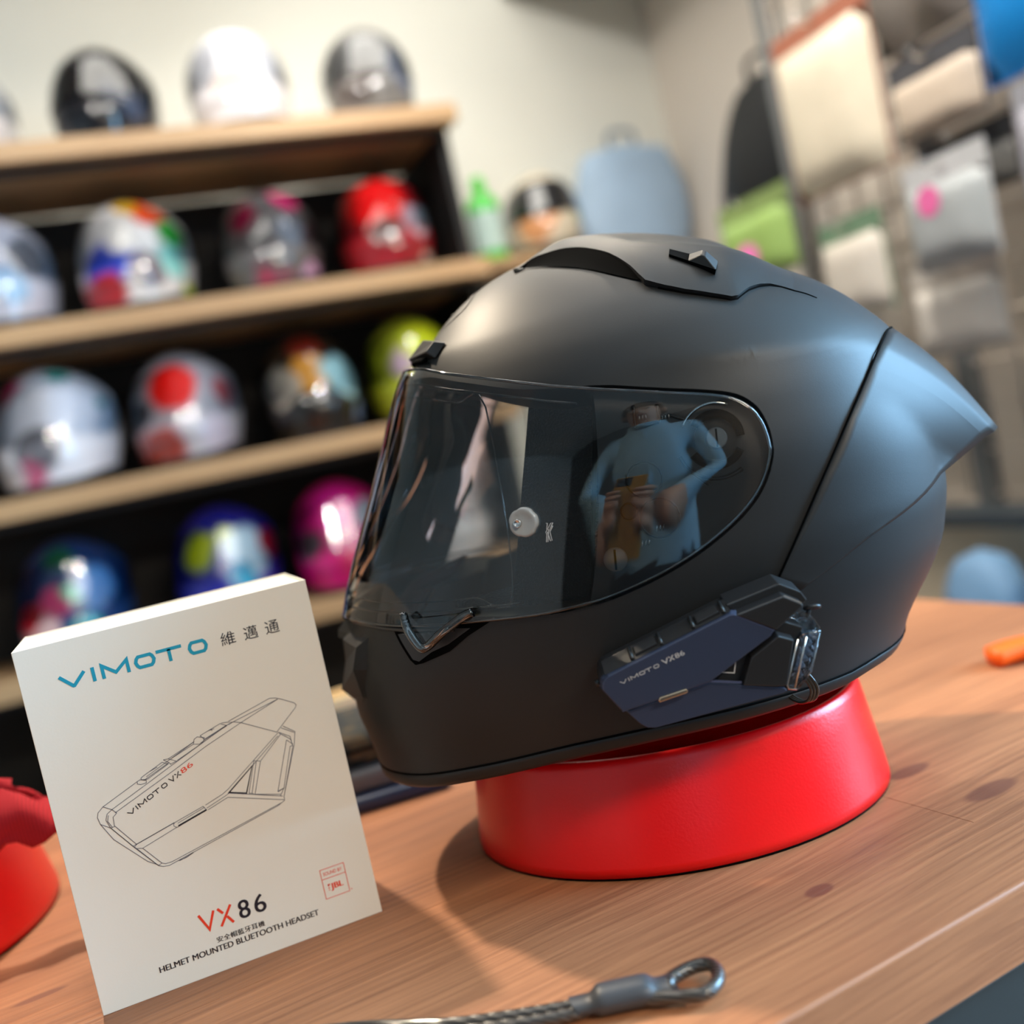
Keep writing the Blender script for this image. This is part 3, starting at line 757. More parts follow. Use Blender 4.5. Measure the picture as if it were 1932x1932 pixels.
# rubber trim round the bottom edge
vs = []
tc_ = [i*4 for i in range(90)]
for d in tc_:
    p = d if d <= 180 else d-360
    b0 = zb(p)
    for (o_, dz) in [(-.002, .0004), (.0003, .0002), (.0006, -.002), (.0004, -.0052), (-.0010, -.0074), (-.0040, -.0080), (-.014, -.0060), (-.024, .0)]:
        vs.append(S(p*D2R, b0+dz, o_))
mesh('edge_trim', vs, grid(len(tc_), 8, True), M['helmet'], hm)
tube('trim_groove', [S((d if d <= 180 else d-360)*D2R, zb(d if d <= 180 else d-360)+.0002, .0001) for d in tc_], .0005, M['groove'], hm, 6, True)

# clear visor
vc = sorted(set([p for p in half if p <= 108.5]+[109.2, 110, 110.7, 111.2, 111.6, 111.85])); vc = [-p for p in vc[::-1]][:-1]+vc
vs = []; NV = 25
for p in vc:
    for j in range(NV):
        z = zl(p)+(zu(p)-zl(p))*j/(NV-1); vs.append(S(p*D2R, z, .0006, True))
vz = mesh('visor', vs, grid(len(vc), NV), M['visor'], hm)
lp = [(p, zu(p)) for p in vc]+[(p, zl(p)) for p in vc[::-1]]
tube('visor_rim', [S(p*D2R, z, .0002, True) for p, z in lp], .00075, M['rim'], vz, 6, True)
q = [p for p in vc if abs(p) <= 76]
tube('visor_rib', [S(p*D2R, zu(p)-.0065, -.0010, True) for p in q], .00055, M['rim'], vz, 6)
tube('visor_rib', [S(p*D2R, zl(p)+.0058, -.0010, True) for p in q if abs(p) < 66], .00055, M['rim'], vz, 6)
# edge of the inner anti-fog lens
il = [(p, zu(p)-.012) for p in q if abs(p) < 60]
il2 = [(p, zl(p)+.010) for p in q[::-1] if abs(p) < 64]
tube('antifog_lens_edge', [S(v[0]*D2R, v[1], -.0025, True) for v in spline([(a, b, 0) for a, b in il[::3]+il2[::3]], 5, True)], .0004, M['rim'], vz, 5, True)
def vdisc(name, p, z, r, h, mat, par, notch=False):
    c = Vector(S(p*D2R, z, .0002, True)); nn = (Vector(S(p*D2R, z, .01, True))-c).normalized()
    u = nn.cross(Vector((0, 0, 1))).normalized(); w = nn.cross(u); vv = []
    n = 36
    for k in range(n):
        a = 2*math.pi*k/n; rr = r*(1-.07*(.5+.5*math.cos(5*a))**6) if notch else r
        for (q_, hh) in [(0, h*.8), (.62, h*.8), (.8, h), (.95, h*.9), (1, h*.4), (1, -.002)]: vv.append(c+u*math.cos(a)*q_*rr+w*math.sin(a)*q_*rr+nn*hh)
    return mesh(name, vv, grid(n, 6, True), mat, par, merge=1e-6)
for sg in (1, -1):
    pn = vdisc('lens_pin', sg*64.5, .1768, .0066, .0032, M['pin'], vz, True)
    sc = vdisc('pin_screw', sg*63.6, .1768, .0019, .0042, M['steel'], pn)
# maker's outline mark on the visor
KF = lambda a, b: S((69.2-a*.3)*D2R, .1668+b*.00105, .0009, True)
def kstroke(pts): tube('visor_mark', [KF(a, b) for a, b in pts], .00018, M['silver'], vz, 5)
kstroke([(2, 7.5), (1.2, 7.5), (1.5, 5), (.3, 5), (.3, 0), (1.3, 0), (1.3, 3), (2, 4), (-1, 7.2), (-2.2, 7.2), (0, 4.2)])
kstroke([(1.0, 4.0), (-1.2, 0.2), (-2.3, .2), (-.6, 3.8), (-2.2, 6)])
# V-shaped lift tab below the visor
tp = [(41.6, .1445), (43.9, .1378), (46.3, .1305), (47.8, .1303), (51., .1360), (54.2, .1412), (56., .1425)]
tabpts = spline([S(p*D2R, z, .0040+.003*(1 if 1 <= i <= 4 else 0), True) for i, (p, z) in enumerate(tp)], 5)
tube('lift_tab', tabpts, .0021, M['rim'], vz, 10)
vs = [S(p*D2R, z, .0055, True) for p, z in tp]+[S(p*D2R, .1425, .004, True) for p, z in tp]
n_ = len(tp)
mesh('lift_tab_web', vs, [(i, i+1, n_+i+1, n_+i) for i in range(n_-1)], M['visor'], vz)

# latch pocket in the chin bar, its shade put in as a black patch
for sg in (1, -1):
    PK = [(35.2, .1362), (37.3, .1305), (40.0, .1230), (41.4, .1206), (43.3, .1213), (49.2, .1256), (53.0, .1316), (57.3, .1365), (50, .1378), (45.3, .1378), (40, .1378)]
    def patch(name, poly, off, mat, par, side=.0, sub=4, sg=sg):
        pp = []
        for i in range(len(poly)):
            a, b = poly[i], poly[(i+1) % len(poly)]
            for k in range(sub): pp.append((a[0]+(b[0]-a[0])*k/sub, a[1]+(b[1]-a[1])*k/sub))
        cx = sum(p[0] for p in pp)/len(pp); cz = sum(p[1] for p in pp)/len(pp)
        vs = []; n = len(pp); R_ = [1., .66, .33]
        if side: vs += [S(sg*p*D2R, z, side) for p, z in pp]
        for r in R_: vs += [S(sg*(cx+(p-cx)*r)*D2R, cz+(z-cz)*r, off) for p, z in pp]
        vs.append(S(sg*cx*D2R, cz, off))
        nr = len(R_)+(1 if side else 0); f = []
        for j in range(nr-1):
            for i in range(n): f.append((j*n+i, j*n+(i+1) % n, (j+1)*n+(i+1) % n, (j+1)*n+i))
        for i in range(n): f.append(((nr-1)*n+i, (nr-1)*n+(i+1) % n, nr*n))
        return mesh(name, vs, f, mat, par, sharp=30)
    lpk = patch('latch_recess_shade', PK, .0005, M['groove'], hm)
    patch('latch_recess_floor', [(36.6, .1350), (38.6, .1296), (40.9, .1232), (42.4, .1222), (45.3, .1262), (49, .1290), (53.5, .1350), (45, .1368)], .0010, M['satin'], lpk)
    patch('latch_button', [(38.8, .1350), (40.6, .1288), (43.8, .1292), (46.4, .1330), (45, .1352)], .0042, M['satin'], lpk, .0005)
    patch('latch_button_ridge', [(42.0, .1330), (42.8, .1294), (43.8, .1296), (43.4, .1332)], .0050, M['black'], lpk, .0030)

# chin vent at the front, faceted
zr = [.0925, .1030, .1175, .1280, .1350]
pr = [-27, -24, -12, 0, 12, 24, 27]
hv = [[-.001, -.001, -.001, -.001, -.001], [-.001, .001, .0045, .0035, -.001], [-.0005, .0058, .0020, .0040, -.001], [0, .0070, .0030, .0042, -.001]]
vs = []
for i, p in enumerate(pr):
    r = hv[i if i <= 3 else 6-i]
    for j, z in enumerate(zr): vs.append(S(p*(1 if j != 0 else .75)*D2R, z, r[j]))
mesh('chin_vent', vs, grid(7, 5), M['helmet'], hm, False)
for (z0, z1, pw, h) in [(.1275, .1385, 13, .0068)]:
    vs = []
    for i in range(7):
        p = -pw+2*pw*i/6; k = 1 if 0 < i < 6 else 0
        for (z, o_) in [(z0-.001, -.001), (z0, h*k), (z0+.003, (h+.0005)*k), (z1, .0035*k), (z1+.001, -.001)]: vs.append(S(p*D2R, z, o_))
    mesh('mouth_vent_slider', vs, grid(7, 5), M['black'], hm, sharp=20)
# lip where the visor meets the chin bar
tube('visor_seat_lip', [S(p*D2R, zl(p)-.0028, .0012, False) for p in range(-50, 51, 2)], .0014, M['satin'], hm, 8)

# brow vent
for sg in (1, -1):
    vs = []
    for (p, z, o_) in [(14, .2590, .001), (34, .2580, .001), (36, .2640, .001), (20, .2690, .001), (15, .2600, .0055), (32, .2595, .0050), (33, .2635, .0045), (20, .2672, .0050)]:
        vs.append(S(sg*p*D2R, z, o_))
    bv = mesh('brow_vent', vs, [(0, 1, 5, 4), (1, 2, 6, 5), (2, 3, 7, 6), (3, 0, 4, 7), (4, 5, 6, 7)], M['satin'], hm, False); mod_bevel(bv, .0004)
tube('brow_gasket', [S(p*D2R, zu(p)+.0022, .0022) for p in range(-30, 31, 2)], .0013, M['groove'], hm, 8)

# forehead emblem: faint ring with an inner stroke
EM = pbr('emblem_grey', (.05, .05, .048, 1), .45)
def em(a, b): return S(a*D2R, b, .0004)
def emb(fn, N, w):
    vs = []
    for k in range(N+1):
        a, z = fn(k/N, 0); a2, z2 = fn(k/N, w); vs += [em(a, z), em(a2, z2)]
    return mesh('emblem', vs, [(2*i, 2*i+1, 2*i+3, 2*i+2) for i in range(N)], EM, hm)
emb(lambda t, w: ((33-w*2.5)*math.cos(2*math.pi*t), .2815+(.0105-w*.0009)*math.sin(2*math.pi*t)), 64, 1.)
emb(lambda t, w: (20-34*t+w*3, .2885-.012*t), 16, 1.)
emb(lambda t, w: (24-30*t+w*3, .2800+.004*t), 16, 1.)

# rear spoiler panel and its seam
SEAM = [(180, .2268), (165, .2262), (152.4, .2246), (143.6, .2190), (138., .2108), (129, .1908), (122.6, .1683), (118.1, .1456), (115.9, .1298)]
TRL = [(-.1955, 0., .1690), (-.1945, .012, .1682), (-.1920, .022, .1672), (-.1870, .030, .1660), (-.1803, .0355, .1648), (-.1620, .0480, .1580), None, None, None]
TRS = {6: (155.6, .1548), 7: (134.1, .1393), 8: (120.6, .1236)}
def push(v, m=.0009):
    x, y, z = v
    f, r, w = FR(z), RE(z), WI(z); a = (f-r)/2; xc = (f+r)/2
    g = (abs((x-xc)/a)**2.25+abs(y/w)**2.25)**(1/2.25)
    if g < 1+m/.12:
        k = (1+m/.12)/g; return Vector((xc+(x-xc)*k, y*k, z))
    return Vector(v)
rs = []
for r in range(8):
    for k in range(6): rs.append((r, k/6))
rs.append((7, 1.))
full = [(-1, q) for q in rs[:0:-1]]+[(1, q) for q in rs]
vs = []; NC = 16
for sg, (r, t) in full:
    p = SEAM[r][0]+(SEAM[r+1][0]-SEAM[r][0])*t; z = SEAM[r][1]+(SEAM[r+1][1]-SEAM[r][1])*t
    a = Vector(S(p*D2R, z, .0008))
    def T(i): return Vector(TRL[i]) if TRL[i] else Vector(S(TRS[i][0]*D2R, TRS[i][1], .0014))
    b = T(r)+(T(r+1)-T(r))*t
    for c in range(NC):
        u = c/(NC-1); v = a+(b-a)*u
        if r < 4: v += Vector((0, 0, .006*math.sin(math.pi*u)*(1-(r+t)/4)))
        else: v += Vector((-.2, .9, 0))*(.004*math.sin(math.pi*u)*min(1, (r+t-4))*max(0, (8-r-t)/4))
        rg_ = max(0, 1-abs(r+t-4)/(3.5 if r+t < 4 else 2.4)); v += Vector((-.25, .45, .75))*(.0048*rg_*math.sin(math.pi*min(1, u*1.0)))
        v = push(v); vs.append((v.x, v.y*sg, v.z))
o = mesh('spoiler_panel', vs, grid(len(full), NC), M['helmet'], hm, recalc=False, sharp=28)
me = o.data
f0 = me.polygons[len(me.polygons)//2]
if f0.normal.z < 0: me.flip_normals()
se = me.attributes.get('sharp_edge') or me.attributes.new('sharp_edge', 'BOOLEAN', 'EDGE')
rr_ = {len(rs)-1+24, len(rs)-1-24}
for e in me.edges:
    a_, b_ = e.vertices
    if a_//NC == b_//NC and a_//NC in rr_: se.data[e.index].value = True
mod_solid(o, .0035)
sp = spline([S(p*D2R, z, .0007) for p, z in SEAM], 6)
for sg in (1, -1): tube('spoiler_seam', [(v.x, v.y*sg, v.z) for v in sp], .00045, M['groove'], hm, 6)

# top vent fairing
FAIR = [(52.2, .292), (56.2, .2939), (61.0, .2949), (71.0, .2953), (81.5, .2948), (90.7, .2936), (97.4, .2914), (101.5, .2883), (103.7, .2842), (104.2, .2801), (104.3, .2753), (103.8, .2707), (103.8, .2672), (107.5, .2634), (111.0, .2597), (115.7, .2554), (118.9, .2523), (120.6, .2522), (122.8, .2535), (126.1, .2552), (130.2, .2561), (133.5, .2558), (135.7, .2542), (137.5, .2511), (139.4, .2490), (140.7, .2462)]
def topz(x, y):
    lo, hi = .12, ZT-1e-5
    def g(z):
        f, r, w = FR(z), RE(z), WI(z); a = max((f-r)/2, 1e-6); xc = (f+r)/2
        return (abs((x-xc)/a))**2.25+(abs(y)/max(w, 1e-6))**2.25-1
    if g(hi) < 0: return hi
    for _ in range(40):
        mz = (lo+hi)/2
        if g(mz) < 0: lo = mz
        else: hi = mz
    return lo
def topn(x, y):
    e = .002
    return Vector((-(topz(x+e, y)-topz(x-e, y))/(2*e), -(topz(x, y+e)-topz(x, y-e))/(2*e), 1)).normalized()
bpts = [S(p*D2R, z, .0) for p, z in FAIR]
KSB = pch([(0, 1.10), (.22, 1.05), (.36, .62), (.50, .70), (.60, 1.10), (.80, .95), (.95, .62), (1., .50)])
KSA = pch([(0, 1.), (.45, 1.), (.7, 1.0), (.9, .95), (1., .9)])
def fheight(u, v):
    """u along the fairing 0..1, v across -1..1 -> height above the shell"""
    e = min(1, u/.22)*min(1, (1-u)/.30); e = max(0, e); e = e*e*(3-2*e)
    v = abs(v)
    k2 = max(0, min(1, (u-.34)/.16)); k2 = k2*k2*(3-2*k2); ks = KSB(v)*k2+KSA(v)*(1-k2)
    return .0052*e*ks
vs = []; VC = [1, .97, .93, .86, .78, .70, .62, .55, .48, .40, .30, .2, .1, 0]; VC = VC+[-v for v in VC[::-1]][1:]
fx0, fx1 = bpts[0][0], bpts[-1][0]
st = []
for i in range(len(bpts)-1):
    for k in range(3):
        t = k/3; st.append((bpts[i][0]+(bpts[i+1][0]-bpts[i][0])*t, bpts[i][1]+(bpts[i+1][1]-bpts[i][1])*t))
st.append(bpts[-1][:2])
def fpoint(x, yb, v, extra=0.):
    y = yb*v; u = (x-fx0)/(fx1-fx0)
    return Vector((x, y, topz(x, y)))+topn(x, y)*(fheight(u, v)+extra)
for (x, yb) in st:
    row = [Vector((x, yb, topz(x, yb)))+topn(x, yb)*-.0008]+[fpoint(x, yb, v) for v in VC]+[Vector((x, -yb, topz(x, -yb)))+topn(x, -yb)*-.0008]
    vs += row
fr_ = mesh('vent_fairing', vs, grid(len(st), len(VC)+2), M['helmet'], hm, sharp=48)
# intake mouths: black crescents paint the shade under the fairing's front edge
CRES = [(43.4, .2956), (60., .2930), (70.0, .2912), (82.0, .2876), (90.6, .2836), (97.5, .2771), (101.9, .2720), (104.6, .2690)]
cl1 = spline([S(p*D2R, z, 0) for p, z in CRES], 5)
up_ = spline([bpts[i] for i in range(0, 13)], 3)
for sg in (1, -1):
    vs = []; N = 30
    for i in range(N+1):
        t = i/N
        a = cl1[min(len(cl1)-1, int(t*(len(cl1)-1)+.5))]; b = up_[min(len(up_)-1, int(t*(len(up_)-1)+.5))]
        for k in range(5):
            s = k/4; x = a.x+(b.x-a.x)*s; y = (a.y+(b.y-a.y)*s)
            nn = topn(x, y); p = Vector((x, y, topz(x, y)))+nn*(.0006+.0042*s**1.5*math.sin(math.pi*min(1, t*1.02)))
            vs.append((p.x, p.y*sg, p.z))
    mesh('vent_intake_shade', vs, grid(N+1, 5), M['groove'], hm)
# fairing outline groove
for sg in (1, -1):
    tube('fairing_gap', [(v.x, v.y*sg, v.z) for v in [Vector((x, yb, topz(x, yb)))+topn(x, yb)*.0003 for x, yb in st[38:]]], .0006, M['groove'], hm, 6)
# slider slot, its shade put in as a black block, and thumb tab
for sg in (1, -1):
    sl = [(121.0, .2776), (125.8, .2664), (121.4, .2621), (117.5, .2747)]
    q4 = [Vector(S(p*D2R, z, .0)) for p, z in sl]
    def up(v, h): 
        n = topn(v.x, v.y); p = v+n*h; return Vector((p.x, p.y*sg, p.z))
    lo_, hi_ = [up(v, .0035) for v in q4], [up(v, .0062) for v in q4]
    so = mesh('slider_slot_shade', hi_+lo_, [(0, 1, 2, 3), (0, 1, 5, 4), (1, 2, 6, 5), (2, 3, 7, 6), (3, 0, 4, 7)], M['groove'], hm, False)
    a, b, c, d = q4
    mid = lambda p, q, t: p+(q-p)*t
    base = [mid(a, b, .42), b, c, mid(d, c, .42)]
    crest = [mid(mid(a, b, .66), mid(d, c, .66), .12), mid(mid(a, b, .74), mid(d, c, .74), .12), mid(mid(a, b, .74), mid(d, c, .74), .80), mid(mid(a, b, .66), mid(d, c, .66), .80)]
    vs = [up(v, .0062) for v in base]+[up(v, .0100) for v in crest]
    tb_ = mesh('slider_tab', vs, [(0, 1, 5, 4), (1, 2, 6, 5), (2, 3, 7, 6), (3, 0, 4, 7), (4, 5, 6, 7)], M['helmet'], hm, False); mod_bevel(tb_, .0006, 3, 15)

# ------------------------------------------------------------------ clip-on headset
ic = empty('helmet_headset', HO, HA); tag(ic, 'navy and black clip-on headset with clear tail lens, mounted on the black helmet', 'headset')
IF = Frame((-.02162, .11368, .1004), (-.99815, -.0608, 0.), (-.00973, .15975, .98711), (-.06002, .98528, -.16005))
G = {
 'panel': [(-44.57, 10.33), (-43.87, 12.08), (-41.69, 12.99), (12.44, 28.57), (26.68, 18.91), (25.17, 17.44), (-1.49, 2.94), (-39.65, -1.97), (-44.81, 8.15)],
 'base': [(-46.0, 8.8), (-44.9, 12.4), (-42.58, 14.2), (11.39, 29.6), (14.2, 27.3), (28., 18.5), (33, 16), (38, 12.0), (31.0, -9.0), (29.3, -10.3), (26, -10.6), (-27.8, -14.1), (-30.95, -13.3), (-34., -10.7)],
 'lower': [(-39.2, -2.4), (-37.17, -3.6), (-24.26, -1.6), (-1.96, 1.7), (0.29, 1.0), (10.5, -2.2), (28.31, -7.6), (29.3, -9.3), (27.47, -10.05), (-27.8, -13.87), (-30.95, -13.03), (-33.51, -10.69)],
 'house': [(-46.14, 9.04), (-45.06, 11.41), (-41.49, 14.19), (11.41, 30.9), (13.5, 29.18), (14.59, 24.19), (-42.52, 8.88), (-45.36, 5.26)],
 'rail': [(-41.51, 12.38), (-40.28, 13.95), (-7.32, 23.56), (12.69, 28.89), (14.93, 29.68), (22.9, 30.9), (28.04, 30.0), (13.89, 26.0), (-6.37, 20.06), (-41.05, 10.62)],
 'btn1': [(-28.92, 16.41), (-27.77, 17.76), (-19.48, 20.4), (-18.49, 19.22), (-19.24, 18.42), (-28.81, 15.41)],
 'btn2': [(-2.36, 24.23), (-1.23, 25.57), (7.23, 28.11), (8.23, 26.94), (7.84, 26.4), (-2.26, 23.07)],
 'wedge': [(12.61, 28.9), (32.66, 32.91), (39.27, 28.2), (40.25, 27.07), (27.72, 18.87)],
 'wtop': [(10.6, 31.6), (33.0, 36.0), (41.2, 30.6), (43.2, 26.5), (28, 17.5), (13.47, 26.45)],
 'block': [(15.64, 9.51), (28.48, 16.58), (34.86, 13.16), (28.99, -6.95), (24.33, -6.43), (10.45, -2.5)],
 'blockback': [(1.5, .5), (28.75, 17.5), (33.19, 19.0), (39.81, 15.2), (31.96, -8.9), (11.35, -4.6)],
 'lens': [(38.26, 13.65), (35.91, 11.66), (28.34, -7.04), (28.59, -9.35), (33.13, -10.82), (37.15, -7.72), (40.71, -3.7), (46.84, 13.31), (43.36, 14.4)],
 'lensT': [(33.08, 16.99), (38.43, 20.87), (41.91, 20.41), (45.62, 17.38), (48.37, 10.93), (42.37, 11.43), (40.31, 13.61)],
}
prism('clamp_plate', IF, [(a*.93-1, b*.9+1) for a, b in G['base']], -.006, .002, M['black'], ic, .0005)
bd = prism('body', IF, G['base'], .001, .017, M['satin'], ic, .0008)
prism('top_housing', IF, G['house'], .004, .0145, M['satin'], ic, .0008)
prism('clear_rail', IF, G['rail'], .001, .0075, M['rim'], ic, .0005)
# bevelled navy face: lighter edge strips paint in the light it catches
up_o = [(-46.3, 8.3), (-46.1, 10.6), (-45.2, 12.7), (-42.9, 14.3), (11.6, 30.0), (13.6, 29.6), (28.0, 19.2), (26.0, 16.9), (-1.0, 2.2), (-39.9, -3.0)]
prism('face_body', IF, [(a*.992, b*.985-.2) for a, b in up_o], .010, .0205, M['satin'], ic, .0003)
prism('face_panel', IF, up_o, .0195, .0238, M['navy'], ic, .0004, 1.1)
# sloping black ledge above the face with the two volume buttons
def ledge(t, s, h=0.): return IF(-43.2+54.6*t-.3*s, 13.9+15.9*t+2.3*s, .0215-.0095*s)+(IF.ey*.8+IF.en*.6)*h
vs = [ledge(i/20, j/4, .0004) for i in range(21) for j in range(5)]
mesh('button_ledge', vs, grid(21, 5), M['satin'], ic, False)
for (t0, t1) in [(.245, .435), (.735, .930)]:
    vs = [ledge(t, s, 0.) for t, s in ((t0, .18), (t1, .18), (t1, .85), (t0, .85))]+[ledge(t, s, .0016) for t, s in ((t0+.012, .26), (t1-.012, .26), (t1-.012, .78), (t0+.012, .78))]
    vb = mesh('volume_button', vs, [(0, 1, 5, 4), (1, 2, 6, 5), (2, 3, 7, 6), (3, 0, 4, 7), (4, 5, 6, 7)], M['satin'], ic, False); mod_bevel(vb, .0003, 2, 15)
    for t in (t0-.022, t1+.022): tube('button_rib', [ledge(t, .1, .001), ledge(t, .9, .001)], .0008, M['black'], ic)
prism('lower_panel', IF, G['lower'], .013, .0212, M['navy'], ic, .0004, .6)
strokes('panel_edge_highlight', IF, [[(-44.8, 9.), (-44.3, 11.4), (-42.3, 13.2), (12.5, 28.9)]], .9, .02375, M['navylit'], ic)
strokes('panel_edge_highlight', IF, [[(-39.3, -2.75), (-1.55, 2.35), (10.7, -.9)]], .9, .0222, M['navylit'], ic)
strokes('panel_edge_highlight', IF, [[(12.6, 28.7), (27., 19.0)]], .35, .0240, M['navylit'], ic)
prism('upper_wing', IF, G['wtop'], .004, .0180, M['satin'], ic, .0005)
prism('wing_face', IF, G['wedge'], .014, .0242, M['satin'], ic, .0005, .3)
strokes('wing_edge', IF, [[(32.9, 32.8), (39.4, 28.1)]], .55, .0238, M['pin'], ic)
prism('rear_block_base', IF, G['blockback'], .008, .0175, M['satin'], ic, .0004)
prism('rear_block', IF, G['block'], .015, .0228, M['satin'], ic, .0006, .7)
strokes('triangle_mark', IF, [[(1.9, 3.9), (11.2, 9.2), (9.1, 1.9)]], .55, .0180, M['silver'], ic, True)
prism('triangle_key', IF, [(1.2, 3.9), (11.8, 10.0), (9.5, 1.2)], .014, .0177, M['black'], ic)
gb = prism('indicator_bar', IF, [(-24.1, -.4), (-23.4, .9), (-12.3, 2.3), (-11.5, 1.5), (-11.9, .4), (-23.7, -1.3)], .018, .0246, M['gold'], ic, .0004)
ln = prism('tail_lens', IF, G['lens'], .004, .0200, M['lens'], ic, .0005, .4)
lt = prism('tail_lens', IF, G['lensT'], .002, .0135, M['lens'], ic, .0005, .3)
M['led'] = pbr('frosted_reflector', srgb(196, 198, 206), .25, metal=.35, bump=1., bscale=500)
for k in range(7):
    t = k/6; cx = 31.6+(40.6-31.6)*t; cy = -7.4+(10.6+7.4)*t
    for c_ in range(2):
        x_ = cx-.6+c_*3.3; y_ = cy-c_*.9
        if c_ and k in (0,): continue
        prism('lens_reflector', IF, [(x_-1.2, y_-.95), (x_+1.5-(k % 2)*.9, y_-.75), (x_+1.7, y_+.85), (x_-.7+(k % 3)*.5, y_+1.0)], .008, .0165+.0012*((k+c_) % 3), M['led'], ic, .0003, .35)
tube('lens_rib', [IF(36.6, 11.6, .0195), IF(29.3, -7.2, .0195), IF(29.8, -9.0, .0195), IF(33, -10., .0195)], .0006, M['steel'], ic)
tube('lens_rib', [IF(38.5, 13., .0197), IF(46.0, 12.7, .0185), IF(40.2, -3.4, .0185), IF(34, -9.6, .0185)], .0005, M['steel'], ic)
tube('lens_rib', [IF(40.0, 12., .0200), IF(32.2, -9., .0200)], .0005, M['steel'], ic)
# rubber plug with pull ring
rg = [IF(46.0+2.9*math.cos(a), 20.9+1.1*math.sin(a)-.2*math.cos(a), .0125+.002*math.sin(a)) for a in [2*math.pi*k/24 for k in range(24)]]
pgl = tube('plug_ring', rg, .0009, M['satin'], ic, 8, True)
tube('plug_stem', [IF(44.9, 20.4, .012), IF(43.4, 16.9, .012)], .0010, M['satin'], ic)
vs = [IF(46, 20.9, .0122)]+[v for v in rg]
mesh('plug_disc', vs, [(0, i+1, (i+1) % 24+1) for i in range(24)], M['black'], ic)
tube('hinge_knob', [IF(-45.5, 7.5, .012), IF(-47.5, 6.9, .012)], .0016, M['satin'], ic)
for k in range(3):
    d = k*1.35
    cp_ = [IF(38.5-d, -8., .004), IF(42.5-d, -12.5, .006), IF(44.6-d, -18.5, .006), IF(43.0-d, -24.5, .003), IF(39.2-d*.8, -27.0, -.003), IF(34.8-d*.4, -24.5-d*.3, -.012), IF(34-d*.3, -19, -.020), IF(35, -13, -.026)]
    tube('cable', spline(cp_, 8), .00072, M['cable'], ic, 8)
# printed lettering, baseline climbs along the panel
ang = math.atan2(14.44-10.01, -21.27+38.28)
tf = Frame(IF(-37.6, 9.6), IF.ex*math.cos(ang)+IF.ey*math.sin(ang), -IF.ex*math.sin(ang)+IF.ey*math.cos(ang), IF.en)
kx = 17.3/64.3
vimoto('brand_lettering', tf, (0, 1.55, [(c, (a-16)*kx, (b-16)*kx) for c, a, b in [('V', 16, 26.5), ('I', 28.8, 31.2), ('M', 33.2, 45.4), ('O', 47.4, 56.9), ('T', 57.4, 68.7), ('O', 71.2, 80.3)]]), .29, .0241, M['silver'], ic)
strokes('model_lettering', tf, [[(19.0, 2.2), (20.3, .2), (21.5, 2.2)], [(21.9, .1), (24.0, 2.2)], [(22.0, 2.2), (22.6, 1.6)], [(23.2, .9), (23.9, .1)]], .42, .0241, M['silver'], ic)
lettering('model_number', '86', tf, 24.6, 0.1, 28.6, 2.2, .0241, M['silver'], ic, .0)

# ------------------------------------------------------------------ small things on the counter
sc_ = empty('security_cable', (0, 0, 0)); tag(sc_, 'black coated steel security cable ending in a loop, on the counter', 'cable')
lp_ = [(-.42, -.150, .0034), (-.25, -.110, .0034), (-.08, -.070, .0034), (.060, -.084, .0034), (.1323, -.1283, .0034), (.1702, -.1475, .0036), (.1787, -.151, .0042), (.200, -.1600, .0045), (.2050, -.1575, .0045), (.2133, -.1570, .0050), (.2195, -.1600, .0055), (.2200, -.1660, .0055), (.2165, -.1715, .0050), (.2095, -.1740, .0045), (.2010, -.1690, .0042), (.1790, -.1535, .0040), (.1680, -.1512, .0034), (.1506, -.1445, .0034), (.11, -.124, .0034), (.04, -.096, .0034), (-.08, -.082, .0034), (-.25, -.122, .0034), (-.42, -.162, .0034)]
M['twist'] = M['cable']
mt, nt, b = new_mat('black_coated_wire_rope')
tc = nt.nodes.new('ShaderNodeTexCoord'); wv = nt.nodes.new('ShaderNodeTexWave'); wv.inputs['Scale'].default_value = 240; wv.bands_direction = 'DIAGONAL'
link(nt, tc.outputs['Object'], wv.inputs['Vector'])
cr = nt.nodes.new('ShaderNodeValToRGB'); cr.color_ramp.elements[0].color = (.012, .010, .009, 1); cr.color_ramp.elements[1].color = (.075, .062, .05, 1)
link(nt, wv.outputs['Fac'], cr.inputs[0]); link(nt, cr.outputs[0], b.inputs['Base Color'])
b.inputs['Roughness'].default_value = .3; b.inputs['Coat Weight'].default_value = .8; b.inputs['Coat Roughness'].default_value = .08
bp = nt.nodes.new('ShaderNodeBump'); bp.inputs['Strength'].default_value = .35; bp.inputs['Distance'].default_value = .0006
link(nt, wv.outputs['Fac'], bp.inputs['Height']); link(nt, bp.outputs[0], b.inputs['Normal'])
tube('wire_rope', spline(lp_, 8), .0026, mt, sc_, 12)
# heat-shrink sleeve: flattened, with a thicker ferrule in its middle
A, B = Vector((.1690, -.1492, .0046)), Vector((.2035, -.1625, .0050))
ax = (B-A).normalized(); sd = Vector((-ax.y, ax.x, 0)).normalized(); upv = Vector((0, 0, 1)); vs = []; ns = 26
for i in range(31):
    t = i/30; c = A+(B-A)*t
    bul = 1/(1+math.exp(-(t-.20)*60))*1/(1+math.exp((t-.78)*45))
    wd_ = .0052+.0016*bul+(.0016*max(0, (t-.8)/.2)); ht = .0030+.0022*bul
    sk = .0030*(1-2*0) if i in (0,) else 0
    for k in range(ns):
        a = 2*math.pi*k/ns
        ofs = ax*(-.0022*math.sin(a+.4) if i == 0 else (.0 if i < 30 else -.0015*math.sin(a)))
        vs.append(c+sd*math.cos(a)*wd_+upv*(math.sin(a)*ht+.0006*bul)+ofs)
mesh('shrink_sleeve', vs, grid(31, ns)+[(i*ns+ns-1, (i+1)*ns+ns-1, (i+1)*ns, i*ns) for i in range(30)], M['shrink'], sc_)

